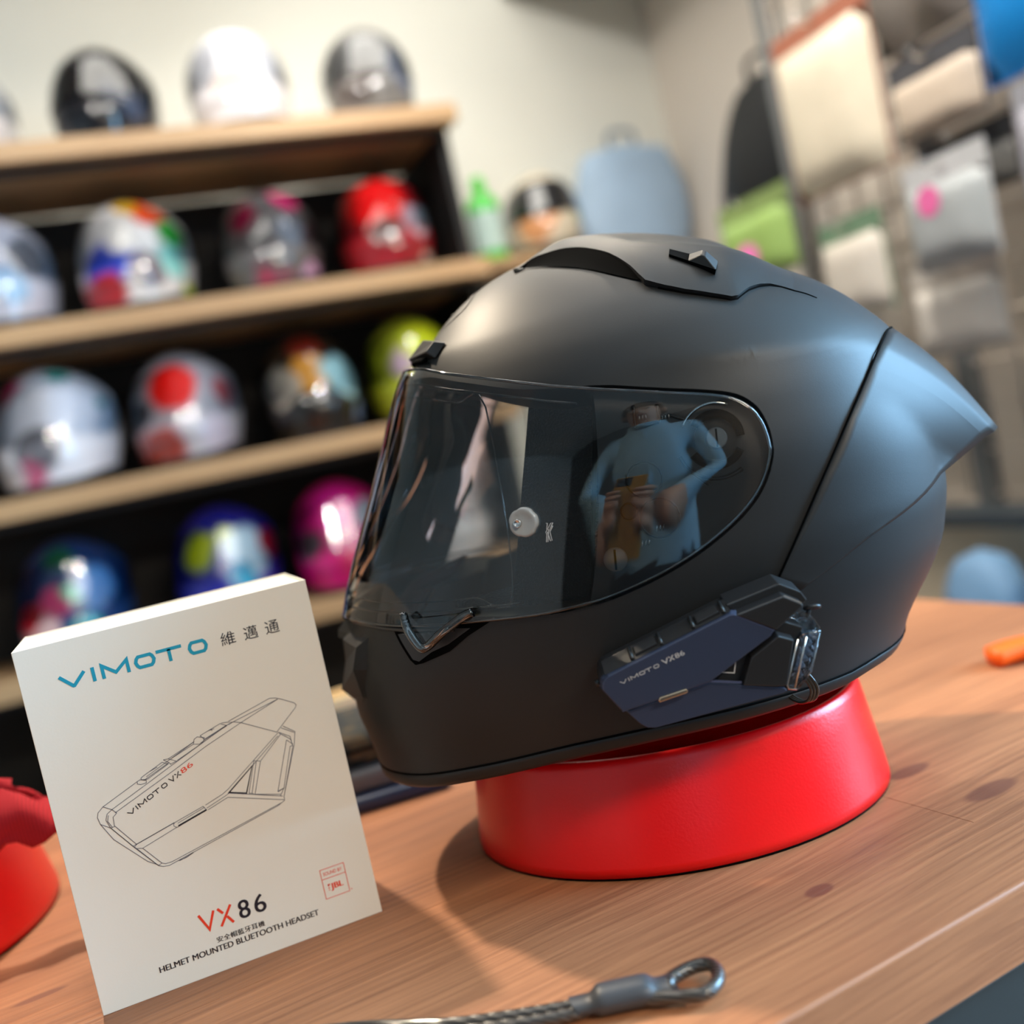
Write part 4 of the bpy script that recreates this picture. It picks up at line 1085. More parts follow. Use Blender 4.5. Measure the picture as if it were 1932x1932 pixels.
# pile between box and helmet: navy pack, grey case, camo pouch
c0 = (.150, .205)
def rbox(name, cx, cy, sx, sy, z0, z1, rz, mat, parent=None, r=.006):
    o = box(name, (-sx/2, -sy/2, 0), (sx/2, sy/2, z1-z0), mat, parent, r)
    o.modifiers['bevel'].segments = 4
    for p in o.data.polygons: p.use_smooth = True
    o.location = (cx, cy, z0); o.rotation_euler = (0, 0, rz)
    return o
M['navypack'] = pbr('navy_pack_cover', srgb(40, 52, 78), .35, bump=.1, bscale=300)
M['greycase'] = pbr('grey_case_plastic', srgb(96, 92, 92), .5, bump=.1, bscale=300)
rz_ = math.radians(-6)
o = rbox('flat_pack', .165, .208, .11, .12, .0, .010, rz_, M['navypack'], None, .004); tag(o, 'flat navy pack lying under a grey case behind the white box', 'pack')
pf = Frame((0, 0, 0), (1, 0, 0), (0, 0, 1), (0, -1, 0))
strokes('printed_line', Frame((-.053, -.0602, .004), (1, 0, 0), (0, 0, 1), (0, -1, 0)), [[(k*3., 0), (k*3.+2., 0)] for k in range(12)], 1.3, .0002, M['line'], o)
o = rbox('flat_case', .163, .212, .098, .11, .010, .024, rz_, M['greycase'], None, .005); tag(o, 'grey plastic case on the navy pack behind the white box', 'case')
lb = box('label_patch', (-.049, -.0556, .003), (-.018, -.0552, .011), pbr('plum_label', srgb(66, 56, 70), .5), o)
mt, nt, b = new_mat('camouflage_cloth')
tc = nt.nodes.new('ShaderNodeTexCoord'); vn = nt.nodes.new('ShaderNodeTexNoise'); vn.inputs['Scale'].default_value = 55; vn.inputs['Detail'].default_value = 1
link(nt, tc.outputs['Object'], vn.inputs['Vector'])
cr = nt.nodes.new('ShaderNodeValToRGB'); cr.color_ramp.interpolation = 'EASE'
cr.color_ramp.elements[0].color = srgb(12, 13, 13); cr.color_ramp.elements[0].position = .42; cr.color_ramp.elements[1].color = srgb(78, 60, 34); cr.color_ramp.elements[1].position = .68
e_ = cr.color_ramp.elements.new(.54); e_.color = srgb(30, 33, 28)
link(nt, vn.outputs['Fac'], cr.inputs[0]); link(nt, cr.outputs[0], b.inputs['Base Color']); b.inputs['Roughness'].default_value = .85
o = rbox('camo_pouch', .160, .214, .088, .095, .024, .046, rz_, mt, None, .009); tag(o, 'dark camouflage cloth pouch on the grey case behind the white box', 'pouch')
tube('zip_seam', [(-.040, -.0476, .012), (0, -.0482, .012), (.040, -.0476, .012)], .0011, M['groove'], o)
o = rbox('red_pouch', .222, .312, .075, .05, .0, .022, math.radians(8), M['redcloth'], None, .009); tag(o, 'small flat red pouch at the back of the counter', 'pouch')
tube('zip_seam', [(-.030, -.0255, .012), (0, -.0258, .012), (.030, -.0255, .012)], .001, M['groove'], o)
o = rbox('kraft_carton', .245, .372, .15, .04, .0, .034, math.radians(7), pbr('kraft_board', srgb(196, 164, 116), .7, bump=.1, bscale=200), None, .001); tag(o, 'low tan kraft carton at the back edge of the counter', 'box')
box('packing_tape', (-.0755, -.008, .0335), (.0755, .008, .0343), pbr('brown_tape', srgb(170, 128, 78), .3), o)
# orange strap on the right
vs = []; pts = spline([(.556, .024, .006), (.575, .018, .008), (.60, .004, .0085), (.635, -.012, .0075), (.66, -.03, .006)], 6)
for i, p in enumerate(pts):
    e = 1 if 0 < i < len(pts)-1 else .5
    for (a, z) in [(-.010*e, -.0045), (-.011*e, .0), (-.009*e, .0045), (.009*e, .0045), (.011*e, 0), (.010*e, -.0045)]: vs.append((p.x+a*.35, p.y+a, p.z+z))
o = empty('orange_strap', (0, 0, 0)); tag(o, 'bright orange rubber strap on the counter behind the helmet', 'strap')
mesh('strap_band', vs, grid(len(pts), 6)+[(i*6+5, (i+1)*6+5, (i+1)*6, i*6) for i in range(len(pts)-1)]+[tuple(range(6))], pbr('orange_rubber', srgb(255, 106, 8), .5), o)
tube('strap_stud', [(.60, .004, .013), (.60, .004, .0155)], .004, pbr('orange_stud', srgb(230, 90, 8), .5), o)

# ------------------------------------------------------------------ helmet shelves
su = empty('display_shelf', (0, 0, 0)); tag(su, 'black wall shelf unit with pale birch boards holding rows of helmets', 'shelf')
SX0, SX1, SY0, SY1 = -1.0, .868, 1.5, 1.86
M['shelfblack'] = pbr('black_shelf_panel', (.006, .006, .0065, 1), .6)
box('back_panel', (SX0, SY1, -.62), (SX1-.005, SY1+.02, .868), M['shelfblack'], su)
ZS = [.910, .592, .292, -.020, -.330]
for z in ZS:
    bo = box('shelf_board', (SX0, SY0, z-.036), (SX1, SY1, z), M['shelfwood'], su, .002)
for i, z in enumerate(ZS[:-1]):
    box('side_panel', (SX0+.008, SY0+.06, ZS[i+1]), (SX0+.028, SY1, z-.036), M['shelfblack'], su)
    box('side_panel', (SX1-.028, SY0+.06, ZS[i+1]), (SX1-.008, SY1, z-.036), M['shelfblack'], su)
    box('board_bracket', (SX0, SY0+.03, z-.050), (SX1-.03, SY0+.05, z-.036), M['shelfblack'], su)
box('plinth', (SX0, SY0+.05, FLOOR), (SX1, SY1, ZS[-1]-.036), M['shelfblack'], su)

# one helmet form for the shelves, shared meshes
def lofted(nphi, nz, off, zlo, zhi, vis=False, plo=-180, phi_=180):
    vs = []; wrap = (phi_-plo >= 360)
    n = nphi if wrap else nphi+1
    for i in range(n):
        p = plo+(phi_-plo)*i/nphi
        for j in range(nz):
            t = j/(nz-1); z = zlo(p)+(zhi(p)-zlo(p))*(1-(1-t)**2 if zhi(p) > .30 else t)
            vs.append(S(p*D2R, z, off, vis))
    return vs, grid(n, nz, wrap)
def sub_mesh(name, vf, mat):
    me = bpy.data.meshes.new(name); me.from_pydata([tuple(v) for v in vf[0]], [], vf[1])
    bm = bmesh.new(); bm.from_mesh(me); bmesh.ops.remove_doubles(bm, verts=bm.verts, dist=2e-5); bmesh.ops.recalc_face_normals(bm, faces=bm.faces); bm.to_mesh(me); bm.free()
    for p in me.polygons: p.use_smooth = True
    return me
ME_shell = sub_mesh('shell', lofted(64, 36, 0., lambda p: zb(p)-.02, lambda p: ZT-.00002), None)
ME_visor = sub_mesh('visor', lofted(44, 12, .0015, lambda p: zl(p), lambda p: zu(p), True, -111.5, 111.5), None)
ME_trim = sub_mesh('edge_trim', lofted(48, 5, .0015, lambda p: zb(p)-.028, lambda p: zb(p)-.010), None)
ME_vent = sub_mesh('chin_vent', lofted(12, 5, .004, lambda p: .095, lambda p: .128, False, -24, 24), None)
M['darkvisor'] = pbr('smoked_visor', (.012, .012, .014, 1), .06, spec=.7, coat=.5)
M['palevisor'] = clear('pale_visor', (.86, .88, .9, 1), 1.6, .03)
HMAT = {}
def shelf_helmet(cx, zshelf, yaw, base, blobs, label, sc=.80, visor=None, cy=1.655, tilt=0., rough=.2, pos=None):
    """blobs are given as seen from the front of the shelf: (u, v, radius, rgb), u,v in -1..1 of the helmet's half size"""
    t = empty('full_face_helmet', (cx, cy, zshelf) if pos is None else pos, yaw); t.scale = (sc, sc, sc)
    tag(t, label, 'helmet', 'helmets on display')
    bl = []
    R = .145; c = Vector((0, 0, .165)); ca, sa = math.cos(-yaw), math.sin(-yaw)
    for (u, v, r, rgb) in blobs:
        d = math.sqrt(max(.02, 1-min(.98, u*u+v*v)))
        w = Vector((u*R*.92, -d*R*1.05, v*R))
        l = Vector((w.x*ca-w.y*sa, w.x*sa+w.y*ca, w.z))+c
        bl.append((l.x, l.y, l.z, r*R, srgb(*rgb)))
    mt = paint('graphics_reflections_'+label.split()[0], srgb(*base), bl, rough)
    dz = -.0315
    for nm, me, m_ in [('shell', ME_shell, mt), ('visor', ME_visor, visor or M['darkvisor']), ('edge_trim', ME_trim, M['black']), ('chin_vent', ME_vent, mt)]:
        me2 = me
        o = bpy.data.objects.new(nm, me2); COL.objects.link(o); o.parent = t
        if not me2.materials: me2.materials.append(M['black'])
        o.material_slots[0].link = 'OBJECT'; o.material_slots[0].material = m_
        o.location = (0, 0, dz)
    return t
F = -math.pi/2
A_, B_, C_, D_ = ZS[0], ZS[1], ZS[2], ZS[3]
SH = [  # pale blue fields towards the right paint in window reflections
 (.205, A_, -115, (16, 17, 24), [(.1, .0, .25, (70, 76, 92)), (.5, -.3, .3, (34, 52, 80)), (-.5, -.7, .25, (120, 84, 50))], 'glossy black helmet on the top shelf, beside the white one', .78, None),
 (.468, A_, -105, (238, 236, 240), [(-.3, -.2, .35, (226, 206, 196))], 'plain white helmet on the top shelf between black and grey helmets', .84, 'pale'),
 (.742, A_, -105, (120, 118, 116), [(.6, -.1, .5, (96, 104, 124)), (-.5, -.3, .4, (92, 84, 80))], 'plain grey helmet at the right end of the top shelf', .80, None),
 (-.060, B_, -100, (190, 192, 206), [(.2, -.3, .3, (150, 182, 212)), (.7, .2, .4, (110, 112, 120))], 'silver grey helmet beside the rainbow helmet on the second shelf', .86, 'pale'),
 (.193, B_, -110, (228, 226, 226), [(-.5, -.1, .45, (40, 70, 190)), (.75, .3, .35, (30, 170, 60)), (.35, .75, .35, (232, 84, 40)), (.0, .85, .25, (220, 170, 30)), (-.5, -.6, .45, (176, 30, 40)), (.1, -.35, .30, (120, 110, 116)), (.55, -.75, .3, (200, 220, 20)), (.65, -.2, .3, (150, 220, 214)), (-.2, .3, .35, (240, 238, 236))], 'white helmet with rainbow green, blue and red graphics on the second shelf', .86, 'pale'),
 (.461, B_, -110, (96, 94, 96), [(.4, .75, .3, (214, 40, 120)), (-.6, .5, .3, (130, 20, 60)), (-.2, -.75, .45, (176, 14, 76)), (.4, -.7, .3, (196, 160, 196)), (.3, .1, .35, (120, 130, 146))], 'dark grey helmet with magenta stripes on the second shelf', .82, None),
 (.706, B_, -105, (150, 24, 34), [(-.3, .55, .6, (228, 24, 28)), (.45, .0, .35, (190, 160, 172)), (.7, .1, .28, (176, 204, 226)), (-.3, -.2, .3, (110, 90, 88)), (.3, -.75, .3, (214, 190, 180))], 'bright red helmet at the right end of the second shelf', .82, None),
 (-.020, C_, -110, (226, 230, 242), [(-.6, .7, .25, (220, 10, 120)), (.25, .85, .2, (20, 170, 160)), (-.3, -.3, .35, (110, 110, 118)), (-.3, -.65, .35, (200, 70, 120)), (.85, .3, .15, (20, 150, 150))], 'white helmet with pink and teal accents on the third shelf', .88, 'pale'),
 (.222, C_, -110, (186, 186, 196), [(-.25, .45, .48, (246, 20, 20)), (-.5, -.6, .5, (150, 60, 52)), (.75, .2, .3, (190, 96, 104)), (.35, -.5, .35, (190, 186, 206)), (-.9, .0, .35, (60, 58, 60))], 'silver helmet with a bright red front patch on the third shelf', .84, None),
 (.475, C_, -95, (26, 22, 20), [(-.15, .3, .42, (206, 146, 40)), (-.75, .1, .42, (190, 182, 170)), (.55, .15, .45, (176, 222, 232)), (-.1, .8, .35, (120, 22, 14)), (.6, -.6, .3, (100, 124, 168)), (.0, -.95, .35, (160, 50, 30))], 'black helmet with a gold centre stripe on the third shelf', .82, None),  # the pale blue field is a daylight reflection put into the colour
 (.700, C_, -100, (160, 170, 40), [(-.4, .2, .35, (196, 170, 190)), (.2, .5, .5, (214, 224, 40)), (-.2, -.4, .4, (190, 196, 20)), (.5, -.6, .5, (60, 56, 40))], 'lime yellow helmet at the right end of the third shelf', .82, None),
 (-.060, D_, -105, (30, 60, 110), [(-.3, .1, .3, (210, 50, 120)), (.05, .2, .25, (130, 220, 180)), (-.5, -.4, .35, (230, 190, 190)), (-.1, .75, .3, (20, 90, 60)), (.5, .2, .4, (90, 150, 210)), (-.7, -.1, .25, (210, 30, 50)), (.1, -.5, .3, (20, 150, 160))], 'dark blue helmet with pink, mint and red graphics on the fourth shelf', .84, None),
 (.230, D_, -110, (36, 38, 150), [(-.55, .35, .35, (190, 206, 20)), (.0, .5, .3, (200, 214, 10)), (-.25, .6, .2, (50, 56, 180)), (.4, .2, .5, (206, 228, 240)), (.85, .2, .3, (214, 40, 60)), (.15, -.2, .25, (20, 150, 190))], 'blue and lime helmet with pale blue patch on the fourth shelf', .84, None),
 (.470, D_, -105, (206, 20, 120), [(-.2, .6, .5, (240, 30, 160)), (.5, .3, .4, (150, 160, 172)), (.0, -.5, .4, (190, 30, 90)), (-.8, .0, .3, (90, 80, 90))], 'magenta pink helmet at the right of the fourth shelf', .84, None),
 (.700, D_, -105, (210, 210, 214), [(-.3, .3, .4, (220, 60, 40))], 'silver and red helmet at the right end of the fourth shelf', .84, None),
]
for (cx, z, yaw, base, blobs, label, s, vis) in SH:
    shelf_helmet(cx, z, yaw*D2R, base, blobs, label, s, M['darkvisor'] if vis == 'dark' else M['palevisor'])
shelf_helmet(-.045, A_, -100*D2R, (206, 200, 198), [], 'pale cream helmet on the top shelf beside the glossy black one', .72, M['palevisor'])
shelf_helmet(.22, ZS[4], -110*D2R, (30, 26, 30), [(-.3, .4, .4, (190, 24, 60))], 'black and crimson helmet on the lowest shelf', .84)
shelf_helmet(-.05, ZS[4], -100*D2R, (24, 24, 26), [(.1, .4, .35, (180, 20, 60))], 'black helmet with red crown on the lowest shelf', .84)

# ------------------------------------------------------------------ grid wall with hanging packs
gw = empty('gridwall_panel', (1.40, 0, 0)); tag(gw, 'beige wire grid display panel on the right wall', 'display panel')
M['wire'] = pbr('beige_wire', srgb(214, 200, 184), .45)
gy0, gy1, gz0, gz1 = .30, 1.16, -.05, 1.06
k = 0; y = gy0
while y <= gy1+.001:
    tube('wire', [(0, y, gz0), (0, y, gz1)], .004, M['wire'], gw, 6); y += .0715
z = gz0
while z <= gz1+.001:
    tube('wire', [(.006, gy0, z), (.006, gy1, z)], .004, M['wire'], gw, 6); z += .074
for y in (.835, 1.17):
    box('upright_post', (-.012, y-.013, FLOOR), (.018, y+.013, 1.08), pbr('grey_post_%d' % int(y*100), srgb(112, 114, 114), .45), gw)
def hang_pack(name, yc, zc, w, h, d, col, label, cat='package', header=None, window=None, x=1.30, blobs=(), ripple=.0, tilt=0.):
    """blister or bag pack hanging from a peg: body, header card with hole, peg hook"""
    t = empty(name, (x, yc, zc)); tag(t, label, cat, 'packs on the grid wall')
    t.rotation_euler = (tilt, 0, 0)
    vs = []; nu, nv = 9, 11
    for i in range(nu):
        a = -1+2*i/(nu-1)
        for j in range(nv):
            b = -1+2*j/(nv-1)
            e = (1-abs(a)**4)*(1-abs(b)**4)
            vs.append((-d*e**.5*(1+ripple*math.sin(5*a+3*b)), a*w/2, b*h/2))
    bd_ = mesh('pack_front', vs, grid(nu, nv), pbr(name+'_skin', srgb(*col), .38, bump=.3, bscale=60, var=.12, vscale=20), t)
    box('backing_card', (0., -w/2-.003, -h/2-.003), (.003, w/2+.003, h/2+.035), pbr(name+'_card', srgb(*(header or col)), .6), t)
    if window:
        (u, v, r, c) = window
        vv = [(-d*.96-.002, u*w/2+r*math.cos(2*math.pi*q/20), v*h/2+r*math.sin(2*math.pi*q/20)) for q in range(20)]
        mesh('pack_sticker', vv, [tuple(range(20))], pbr(name+'_sticker', srgb(*c), .4), t, False)
    for (u, v, r, c) in blobs:
        vv = [(-d-.003, u*w/2+r*math.cos(2*math.pi*q/20), v*h/2+r*.7*math.sin(2*math.pi*q/20)) for q in range(20)]
        mesh('pack_print', vv, [tuple(range(20))], pbr(name+'_print', srgb(*c), .5), t, False)
    tube('peg_hook', [(1.40-x, 0, h/2+.022), (-.03, 0, h/2+.022), (-.04, 0, h/2+.034)], .003, M['steel'], t, 6)
    return t
hang_pack('cream_pack', .925, .640, .235, .25, .030, (232, 220, 196), 'large cream pack with brown edges hanging on the grid wall', header=(168, 104, 80))
hang_pack('taupe_pack', .700, .835, .18, .34, .030, (122, 114, 106), 'tall taupe textile pack hanging between cream and blue packs', header=(80, 74, 72), ripple=.5)
hang_pack('blue_pack', .520, .76, .165, .42, .030, (10, 130, 205), 'bright blue pack hanging at the end of the grid wall', header=(20, 110, 190))
hang_pack('bone_pack', .700, .572, .17, .085, .022, (208, 190, 170), 'small bone coloured pack below the tall taupe pack', header=(70, 70, 74))
hang_pack('charcoal_pack', .70, .455, .17, .06, .02, (98, 96, 92), 'small charcoal pack below the bone coloured pack', header=(60, 60, 62), x=1.34)
hang_pack('clear_glove_pack', .655, .385, .15, .12, .028, (176, 180, 180), 'silver grey glove pack with a pink sticker on the grid wall', header=(196, 196, 196), x=1.24, window=(.1, .55, .022, (250, 120, 180)))
hang_pack('silver_glove_pack', .505, .395, .13, .22, .028, (170, 168, 178), 'silver glove pack hanging under the bright blue pack', header=(150, 150, 156))
hang_pack('ivory_pack', .935, .36, .15, .13, .026, (222, 212, 198), 'ivory pack hanging under the large cream pack', header=(110, 140, 112))
hang_pack('sand_pack', .73, .25, .17, .10, .026, (214, 206, 196), 'sand coloured pack hanging under the silver grey glove pack', header=(190, 182, 172))
hang_pack('lime_pack', 1.19, .475, .22, .12, .026, (150, 180, 100), 'green pack with pink fruit print beside the cream pack', header=(130, 150, 90), x=1.30, blobs=[(.0, -.3, .035, (255, 130, 200)), (.75, -.6, .02, (250, 120, 190))])
hang_pack('cocoa_pack', .97, .20, .14, .10, .024, (196, 186, 176), 'pale cocoa pack low on the grid wall', header=(170, 160, 150))
# black jacket bag hanging behind the cream pack
def soft_bag(name, loc, w, h, d, col, label, lean=0., group=None, rough=.6, strap=True, cat='bag', boxy=.35):
    t = empty(name, loc); tag(t, label, cat, group)
    vs = []; nu, nv = 24, 14
    for i in range(nu):
        a = 2*math.pi*i/nu
        for j in range(nv):
            s = j/(nv-1); r = math.sin(math.pi*min(1, .04+s*.96))**boxy*(1-.25*s*(boxy/.35))
            r *= 1+.05*math.sin(4*a+5*s)
            vs.append((math.cos(a)*d*r, math.sin(a)*w/2*r+lean*s, s*h))
    mesh('bag_body', vs, grid(nu, nv, True), pbr(name+'_cloth', srgb(*col), rough, bump=.5, bscale=40, var=.15, vscale=12), t, merge=1e-5)
    if strap:
        tube('bag_handle', spline([(0, -w*.12+lean, h*.97), (0, -w*.1+lean, h*1.10), (0, w*.1+lean, h*1.10), (0, w*.12+lean, h*.97)], 6), .006, pbr(name+'_strap', srgb(*[int(c*.7) for c in col]), .7), t)
    return t
soft_bag('black_gear_bag', (1.54, 1.50, .56), .30, .32, .06, (24, 26, 28), 'black gear bag hanging on the wall behind the cream pack', -.10)
pb = soft_bag('pale_blue_bag', (1.44, 1.855, .60), .32, .29, .05, (158, 182, 206), 'pale blue grey bag hanging in the corner beside the black bag', 0., boxy=.12)
pb.rotation_euler = (0, 0, math.pi/2)
# shelf with tins behind the crown
ws = empty('wall_ledge', (0, 0, 0)); tag(ws, 'narrow pale ledge on the back wall carrying a green bottle', 'shelf')
box('ledge_board', (.93, 1.70, .600), (1.28, Y1, .622), M['shelfwood'], ws, .002)
box('ledge_bracket', (.96, 1.80, .55), (.975, Y1, .600), M['steelframe'], ws); box('ledge_bracket', (1.23, 1.80, .55), (1.245, Y1, .600), M['steelframe'], ws)
def bottle(loc, r, h, col, cap, label, lab=None):
    t = empty('spray_bottle', loc); tag(t, label, 'bottle')
    b_ = lathe('bottle_body', [(0, 0), (r*.95, 0), (r, .006), (r, h*.66), (r*.8, h*.75), (r*.36, h*.82), (r*.36, h*.86), (0, h*.86)], pbr('bottle_skin_%d' % col[0], srgb(*col), .3, coat=.3), t)
    lathe('bottle_cap', [(0, h*.84), (r*.42, h*.84), (r*.42, h*.97), (r*.3, h), (0, h)], pbr('bottle_cap_%d' % cap[0], srgb(*cap), .35), t)
    if lab: lathe('bottle_label', [(r*1.01, h*.12), (r*1.012, h*.12), (r*1.012, h*.58), (r*1.01, h*.58)], pbr('bottle_label_%d' % lab[0], srgb(*lab), .45), t)
    return t
bottle((.985, 1.76, .622), .040, .20, (70, 200, 60), (90, 214, 70), 'bright green spray bottle with pale label on the wall ledge', (190, 214, 206))
shelf_helmet(0, 0, -105*D2R, (214, 200, 176), [(-.6, -.2, .5, (214, 150, 100)), (.3, .4, .5, (240, 236, 224)), (.7, -.1, .4, (170, 190, 120))], 'cream and tan helmet on the wall ledge beside the green bottle', .74, None, pos=(1.145, 1.79, .622))
# low cabinet and blue bags beyond the counter
lc = empty('low_cabinet', (0, 0, 0)); tag(lc, 'low cream display cabinet with a dark shelf beyond the counter', 'cabinet')
box('cabinet_body', (1.18, .62, FLOOR), (1.38, 1.42, -.30), M['wallr'], lc, .003)
box('cabinet_back', (1.36, .30, -.30), (1.38, 1.42, -.07), pbr('cream_panel', srgb(206, 194, 172), .6), lc)
box('dark_shelf', (1.30, .28, -.085), (1.384, 1.42, -.062), pbr('slate_board', srgb(58, 66, 72), .5), lc, .002)
box('cabinet_body', (1.18, .28, FLOOR), (1.38, .62, -.30), M['wallr'], lc, .003)
for (y, w, h, c, l) in [(.745, .17, .19, (120, 158, 194), 'grey blue folded bag on the low cabinet shelf'), (.56, .19, .20, (86, 146, 190), 'blue folded bag beside the grey blue one on the low cabinet'), (.66, .13, .09, (90, 196, 226), 'small cyan pouch in front of the blue bags on the low cabinet')]:
    soft_bag('folded_bag', (1.27 if w > .15 else 1.20, y, -.30), w, h, .07 if w > .15 else .045, c, l, strap=False, group='blue bags on the low cabinet')
# dark cap on the grid wall
cp = empty('dark_cap', (1.33, .50, .215)); tag(cp, 'dark grey peaked cap hanging on the grid wall', 'cap', )
vs = []
for i in range(24):
    a = 2*math.pi*i/24
    for j in range(8):
        t = j/7*math.pi/2; vs.append((-.05*math.cos(a)*math.cos(t), .075*math.sin(a)*math.cos(t), .06*math.sin(t)))
mesh('cap_crown', vs, grid(24, 8, True), pbr('cap_cloth', srgb(70, 68, 82), .8), cp, merge=1e-5)
vs = []
for i in range(13):
    a = math.pi*i/12
    for r, z in [(1., .0), (1.45, -.012), (1.8, -.03)]: vs.append((-.05*r*math.sin(a)-.0, .07*math.cos(a)*(1+.1*(r-1)), z))
o = mesh('cap_peak', vs, grid(13, 3), pbr('cap_peak_cloth', srgb(56, 54, 66), .8), cp); mod_solid(o, .003)

# ------------------------------------------------------------------ the photographer, mirrored in the visor
pf2 = Vector((FWD.x, FWD.y, 0)).normalized(); pr2 = Vector((pf2.y, -pf2.x, 0))
PB = Vector((CAMPOS.x, CAMPOS.y, 0)) - pf2*.44
def pp(r, f, z): return PB + pr2*r + pf2*f + Vector((0, 0, z))
pe = empty('person', (PB.x, PB.y, FLOOR)); tag(pe, 'person in a pale blue shirt and dark trousers standing and holding up a phone', 'person')
def skin(name, nodes, edges, root, mats, pick, sub=2):
    """nodes: name -> (pos, rx, ry); one continuous skinned surface"""
    ks = list(nodes); ix = {k: i for i, k in enumerate(ks)}
    me = bpy.data.meshes.new(name); me.from_pydata([tuple(nodes[k][0]-PB-Vector((0, 0, FLOOR))) for k in ks], [(ix[a], ix[b]) for a, b in edges], [])
    o = bpy.data.objects.new(name, me); COL.objects.link(o)
    o.modifiers.new('skin', 'SKIN')
    sl = me.skin_vertices[0].data
    for k in ks: sl[ix[k]].radius = nodes[k][1:3]; sl[ix[k]].use_root = (k == root)
    s = o.modifiers.new('sub', 'SUBSURF'); s.levels = sub; s.render_levels = sub
    bpy.context.view_layer.update()
    m2 = bpy.data.meshes.new_from_object(o.evaluated_get(bpy.context.evaluated_depsgraph_get()))
    bpy.data.objects.remove(o)
    m2.materials.clear()
    for m_ in mats: m2.materials.append(m_)
    for p in m2.polygons:
        p.use_smooth = True; p.material_index = pick(Vector(p.center)+Vector((PB.x, PB.y, FLOOR)) if False else Vector(p.center))
    o2 = bpy.data.objects.new(name, m2); COL.objects.link(o2); o2.parent = pe
    return o2
M['skin'] = pbr('skin', srgb(196, 148, 120), .5, var=.05)
M['shirt'] = pbr('pale_blue_shirt_cloth', srgb(150, 186, 204), .85, bump=.5, bscale=60, var=.06)
M['trouser'] = pbr('dark_trouser_cloth', srgb(38, 40, 48), .85)
M['shoe'] = pbr('black_shoe', srgb(20, 20, 20), .4)
M['hair'] = pbr('dark_hair', srgb(22, 18, 16), .6, bump=.8, bscale=120)
nd = {'pel': (pp(0, 0, .0), .155, .105), 'wst': (pp(0, .0, .12), .145, .10), 'che': (pp(0, .01, .30), .165, .115), 'upc': (pp(0, .0, .44), .150, .095), 'nek': (pp(0, .01, .535), .058, .058), 'nk2': (pp(0, .03, .585), .055, .055), 'hd1': (pp(0, .05, .635), .070, .080), 'hd2': (pp(0, .045, .70), .077, .092), 'hd3': (pp(0, .035, .755), .062, .075)}
ed = [('pel', 'wst'), ('wst', 'che'), ('che', 'upc'), ('upc', 'nek'), ('nek', 'nk2'), ('nk2', 'hd1'), ('hd1', 'hd2'), ('hd2', 'hd3')]
for s, n in ((1, 'R'), (-1, 'L')):
    nd['sh'+n] = (pp(s*.185, .0, .455), .062, .062); nd['ua'+n] = (pp(s*.235, .03, .34), .052, .052); nd['el'+n] = (pp(s*.245, .09, .20), .046, .046)
    nd['fa'+n] = (pp(s*.155, .22, .155), .041, .041); nd['wr'+n] = (pp(s*.075-.02, .345, .115), .028, .026); nd['pa'+n] = (pp(s*.052-.02, .385, .125), .018, .032)
    nd['hp'+n] = (pp(s*.095, .0, -.06), .095, .09); nd['kn'+n] = (pp(s*.105, .03, -.44), .058, .06); nd['cf'+n] = (pp(s*.105, .0, -.60), .055, .058); nd['an'+n] = (pp(s*.105, -.01, -.84), .040, .042)
    nd['to'+n] = (pp(s*.115, .13, -.893), .036, .024)
    ed += [('upc', 'sh'+n), ('sh'+n, 'ua'+n), ('ua'+n, 'el'+n), ('el'+n, 'fa'+n), ('fa'+n, 'wr'+n), ('wr'+n, 'pa'+n), ('pel', 'hp'+n), ('hp'+n, 'kn'+n), ('kn'+n, 'cf'+n), ('cf'+n, 'an'+n), ('an'+n, 'to'+n)]
def pick(c):
    z = c.z+FLOOR; f = c.dot(pf2)
    if z > .53: return 0
    if f > .335 and z > .0: return 0
    if z > .015: return 1
    if z > -.84: return 2
    return 3
body = skin('body', nd, ed, 'pel', [M['skin'], M['shirt'], M['trouser'], M['shoe']], pick)
def plocal(v): return v-PB-Vector((0, 0, FLOOR))
# phone, its lens side towards the helmet; the lens is where the picture is taken from
PC = CAMPOS-FWD*.016-RIGHT*.016+DOWN*.050
ph = empty('mobile_phone', PC); tag(ph, 'mobile phone in an ochre case held in both hands', 'phone')
def pq(a, b, c): return RIGHT*a+DOWN*b-FWD*c       # right, down, towards the holder
def pbox(name, a0, a1, b0, b1, c0, c1, mat, bev=.003):
    v = [pq(a, b, c) for c in (c0, c1) for a, b in ((a0, b0), (a1, b0), (a1, b1), (a0, b1))]
    o = mesh(name, v, [(0, 1, 2, 3), (7, 6, 5, 4), (0, 4, 5, 1), (1, 5, 6, 2), (2, 6, 7, 3), (3, 7, 4, 0)], mat, ph, False); mod_bevel(o, bev, 3); return o
pbox('case', -.037, .037, -.074, .074, .002, .010, pbr('ochre_case', srgb(176, 128, 44), .4, var=.25, vscale=60))
pbox('screen', -.034, .034, -.071, .071, .0100, .0108, pbr('screen_glass', (.03, .03, .035, 1), .08), .001)
pbox('camera_island', -.033, .004, -.071, -.034, .0005, .003, pbr('camera_island_black', (.02, .02, .02, 1), .3), .001)
for (a, b) in [(-.024, -.062), (-.024, -.044), (-.008, -.053)]:
    tube('lens_ring', [pq(a, b, -.0015), pq(a, b, .001)], .0062, M['black'], ph, 20)
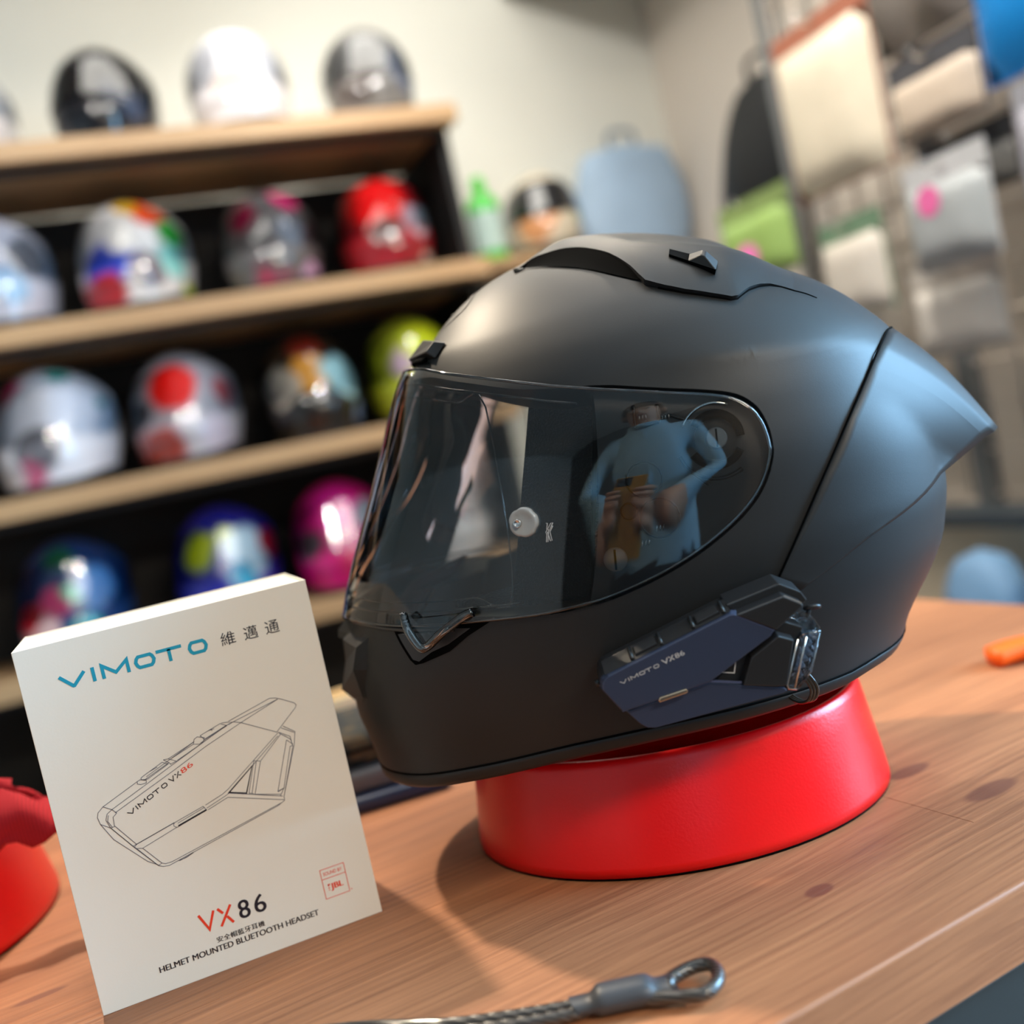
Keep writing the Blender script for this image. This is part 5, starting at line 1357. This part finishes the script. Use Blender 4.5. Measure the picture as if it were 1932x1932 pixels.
# fingers wrapped round the phone, thumbs on the screen side
for s in (1, -1):
    for k, (L_, dz) in enumerate([(.060, -.004), (.066, .014), (.062, .031), (.050, .046)]):
        e = PC+pq(s*.040, -.006+dz, .012); n0_ = PC+pq(s*.052, .002+dz, .030)
        tip = PC+pq(s*(.040-L_*.42), -.010+dz*.9, -.0075)
        mid_ = PC+pq(s*.044, -.008+dz*.95, -.006)
        skin('finger', {'a': (n0_, .0095, .0095), 'b': (e+RIGHT*s*.008, .0088, .0088), 'c': (mid_, .0082, .0082), 'd': (tip, .0070, .0070)}, [('a', 'b'), ('b', 'c'), ('c', 'd')], 'a', [M['skin']], lambda c: 0, 2)
    skin('thumb', {'a': (PC+pq(s*.050, .040, .034), .0120, .0120), 'b': (PC+pq(s*.040, .016, .030), .0105, .0105), 'c': (PC+pq(s*.020, -.004, .022), .0090, .0090)}, [('a', 'b'), ('b', 'c')], 'a', [M['skin']], lambda c: 0, 2)
# face and hair
def blob(name, c, r, sx, sy, sz, mat):
    vs = []
    for i in range(16):
        a = 2*math.pi*i/16
        for j in range(9):
            t = -math.pi/2+math.pi*j/8
            vs.append(plocal(c)+pr2*(math.cos(a)*math.cos(t)*r*sx)+pf2*(math.sin(a)*math.cos(t)*r*sy)+Vector((0, 0, math.sin(t)*r*sz)))
    return mesh(name, vs, grid(16, 9, True), mat, pe, merge=1e-6)
for s in (1, -1):
    blob('eye', pp(s*.031, .128, .695), .011, 1, .7, .6, M['carton']); blob('iris', pp(s*.031, .1355, .694), .005, 1, .4, 1, M['hair'])
    blob('ear', pp(s*.080, .045, .685), .03, .3, .55, 1, M['skin']); blob('eyebrow', pp(s*.031, .132, .716), .018, 1, .3, .22, M['hair'])
blob('nose', pp(0, .142, .668), .016, .8, 1.1, 1.4, M['skin']); blob('mouth', pp(0, .131, .635), .022, 1, .35, .25, pbr('lips', srgb(160, 90, 84), .5))
vs = []
for i in range(28):
    a = 2*math.pi*i/28
    for j in range(10):
        t = j/9; fr__ = math.sin(a)                # hairline is higher at the forehead
        zb_ = .735 if fr__ > .35 else .655
        z = zb_+(.800-zb_)*math.sin(t*math.pi/2); k = math.cos(t*math.pi/2)**.7
        vs.append(plocal(pp(math.cos(a)*.086*k, .038+math.sin(a)*.100*k, z)))
mesh('hair', vs, grid(28, 10, True), M['hair'], pe, merge=1e-5)
vs = []
for i in range(25):
    a = 2*math.pi*i/24
    for (r, z) in [(.060, .525), (.078, .500), (.074, .555), (.064, .560)]: vs.append(plocal(pp(math.cos(a)*r, .012+math.sin(a)*r, z)))
mesh('shirt_collar', vs, grid(25, 4), M['shirt'], pe)
tube('shirt_placket', [plocal(pp(0, .098+.02*math.sin(k/10*3), .48-.44*k/10)) for k in range(11)], .006, M['shirt'], pe)
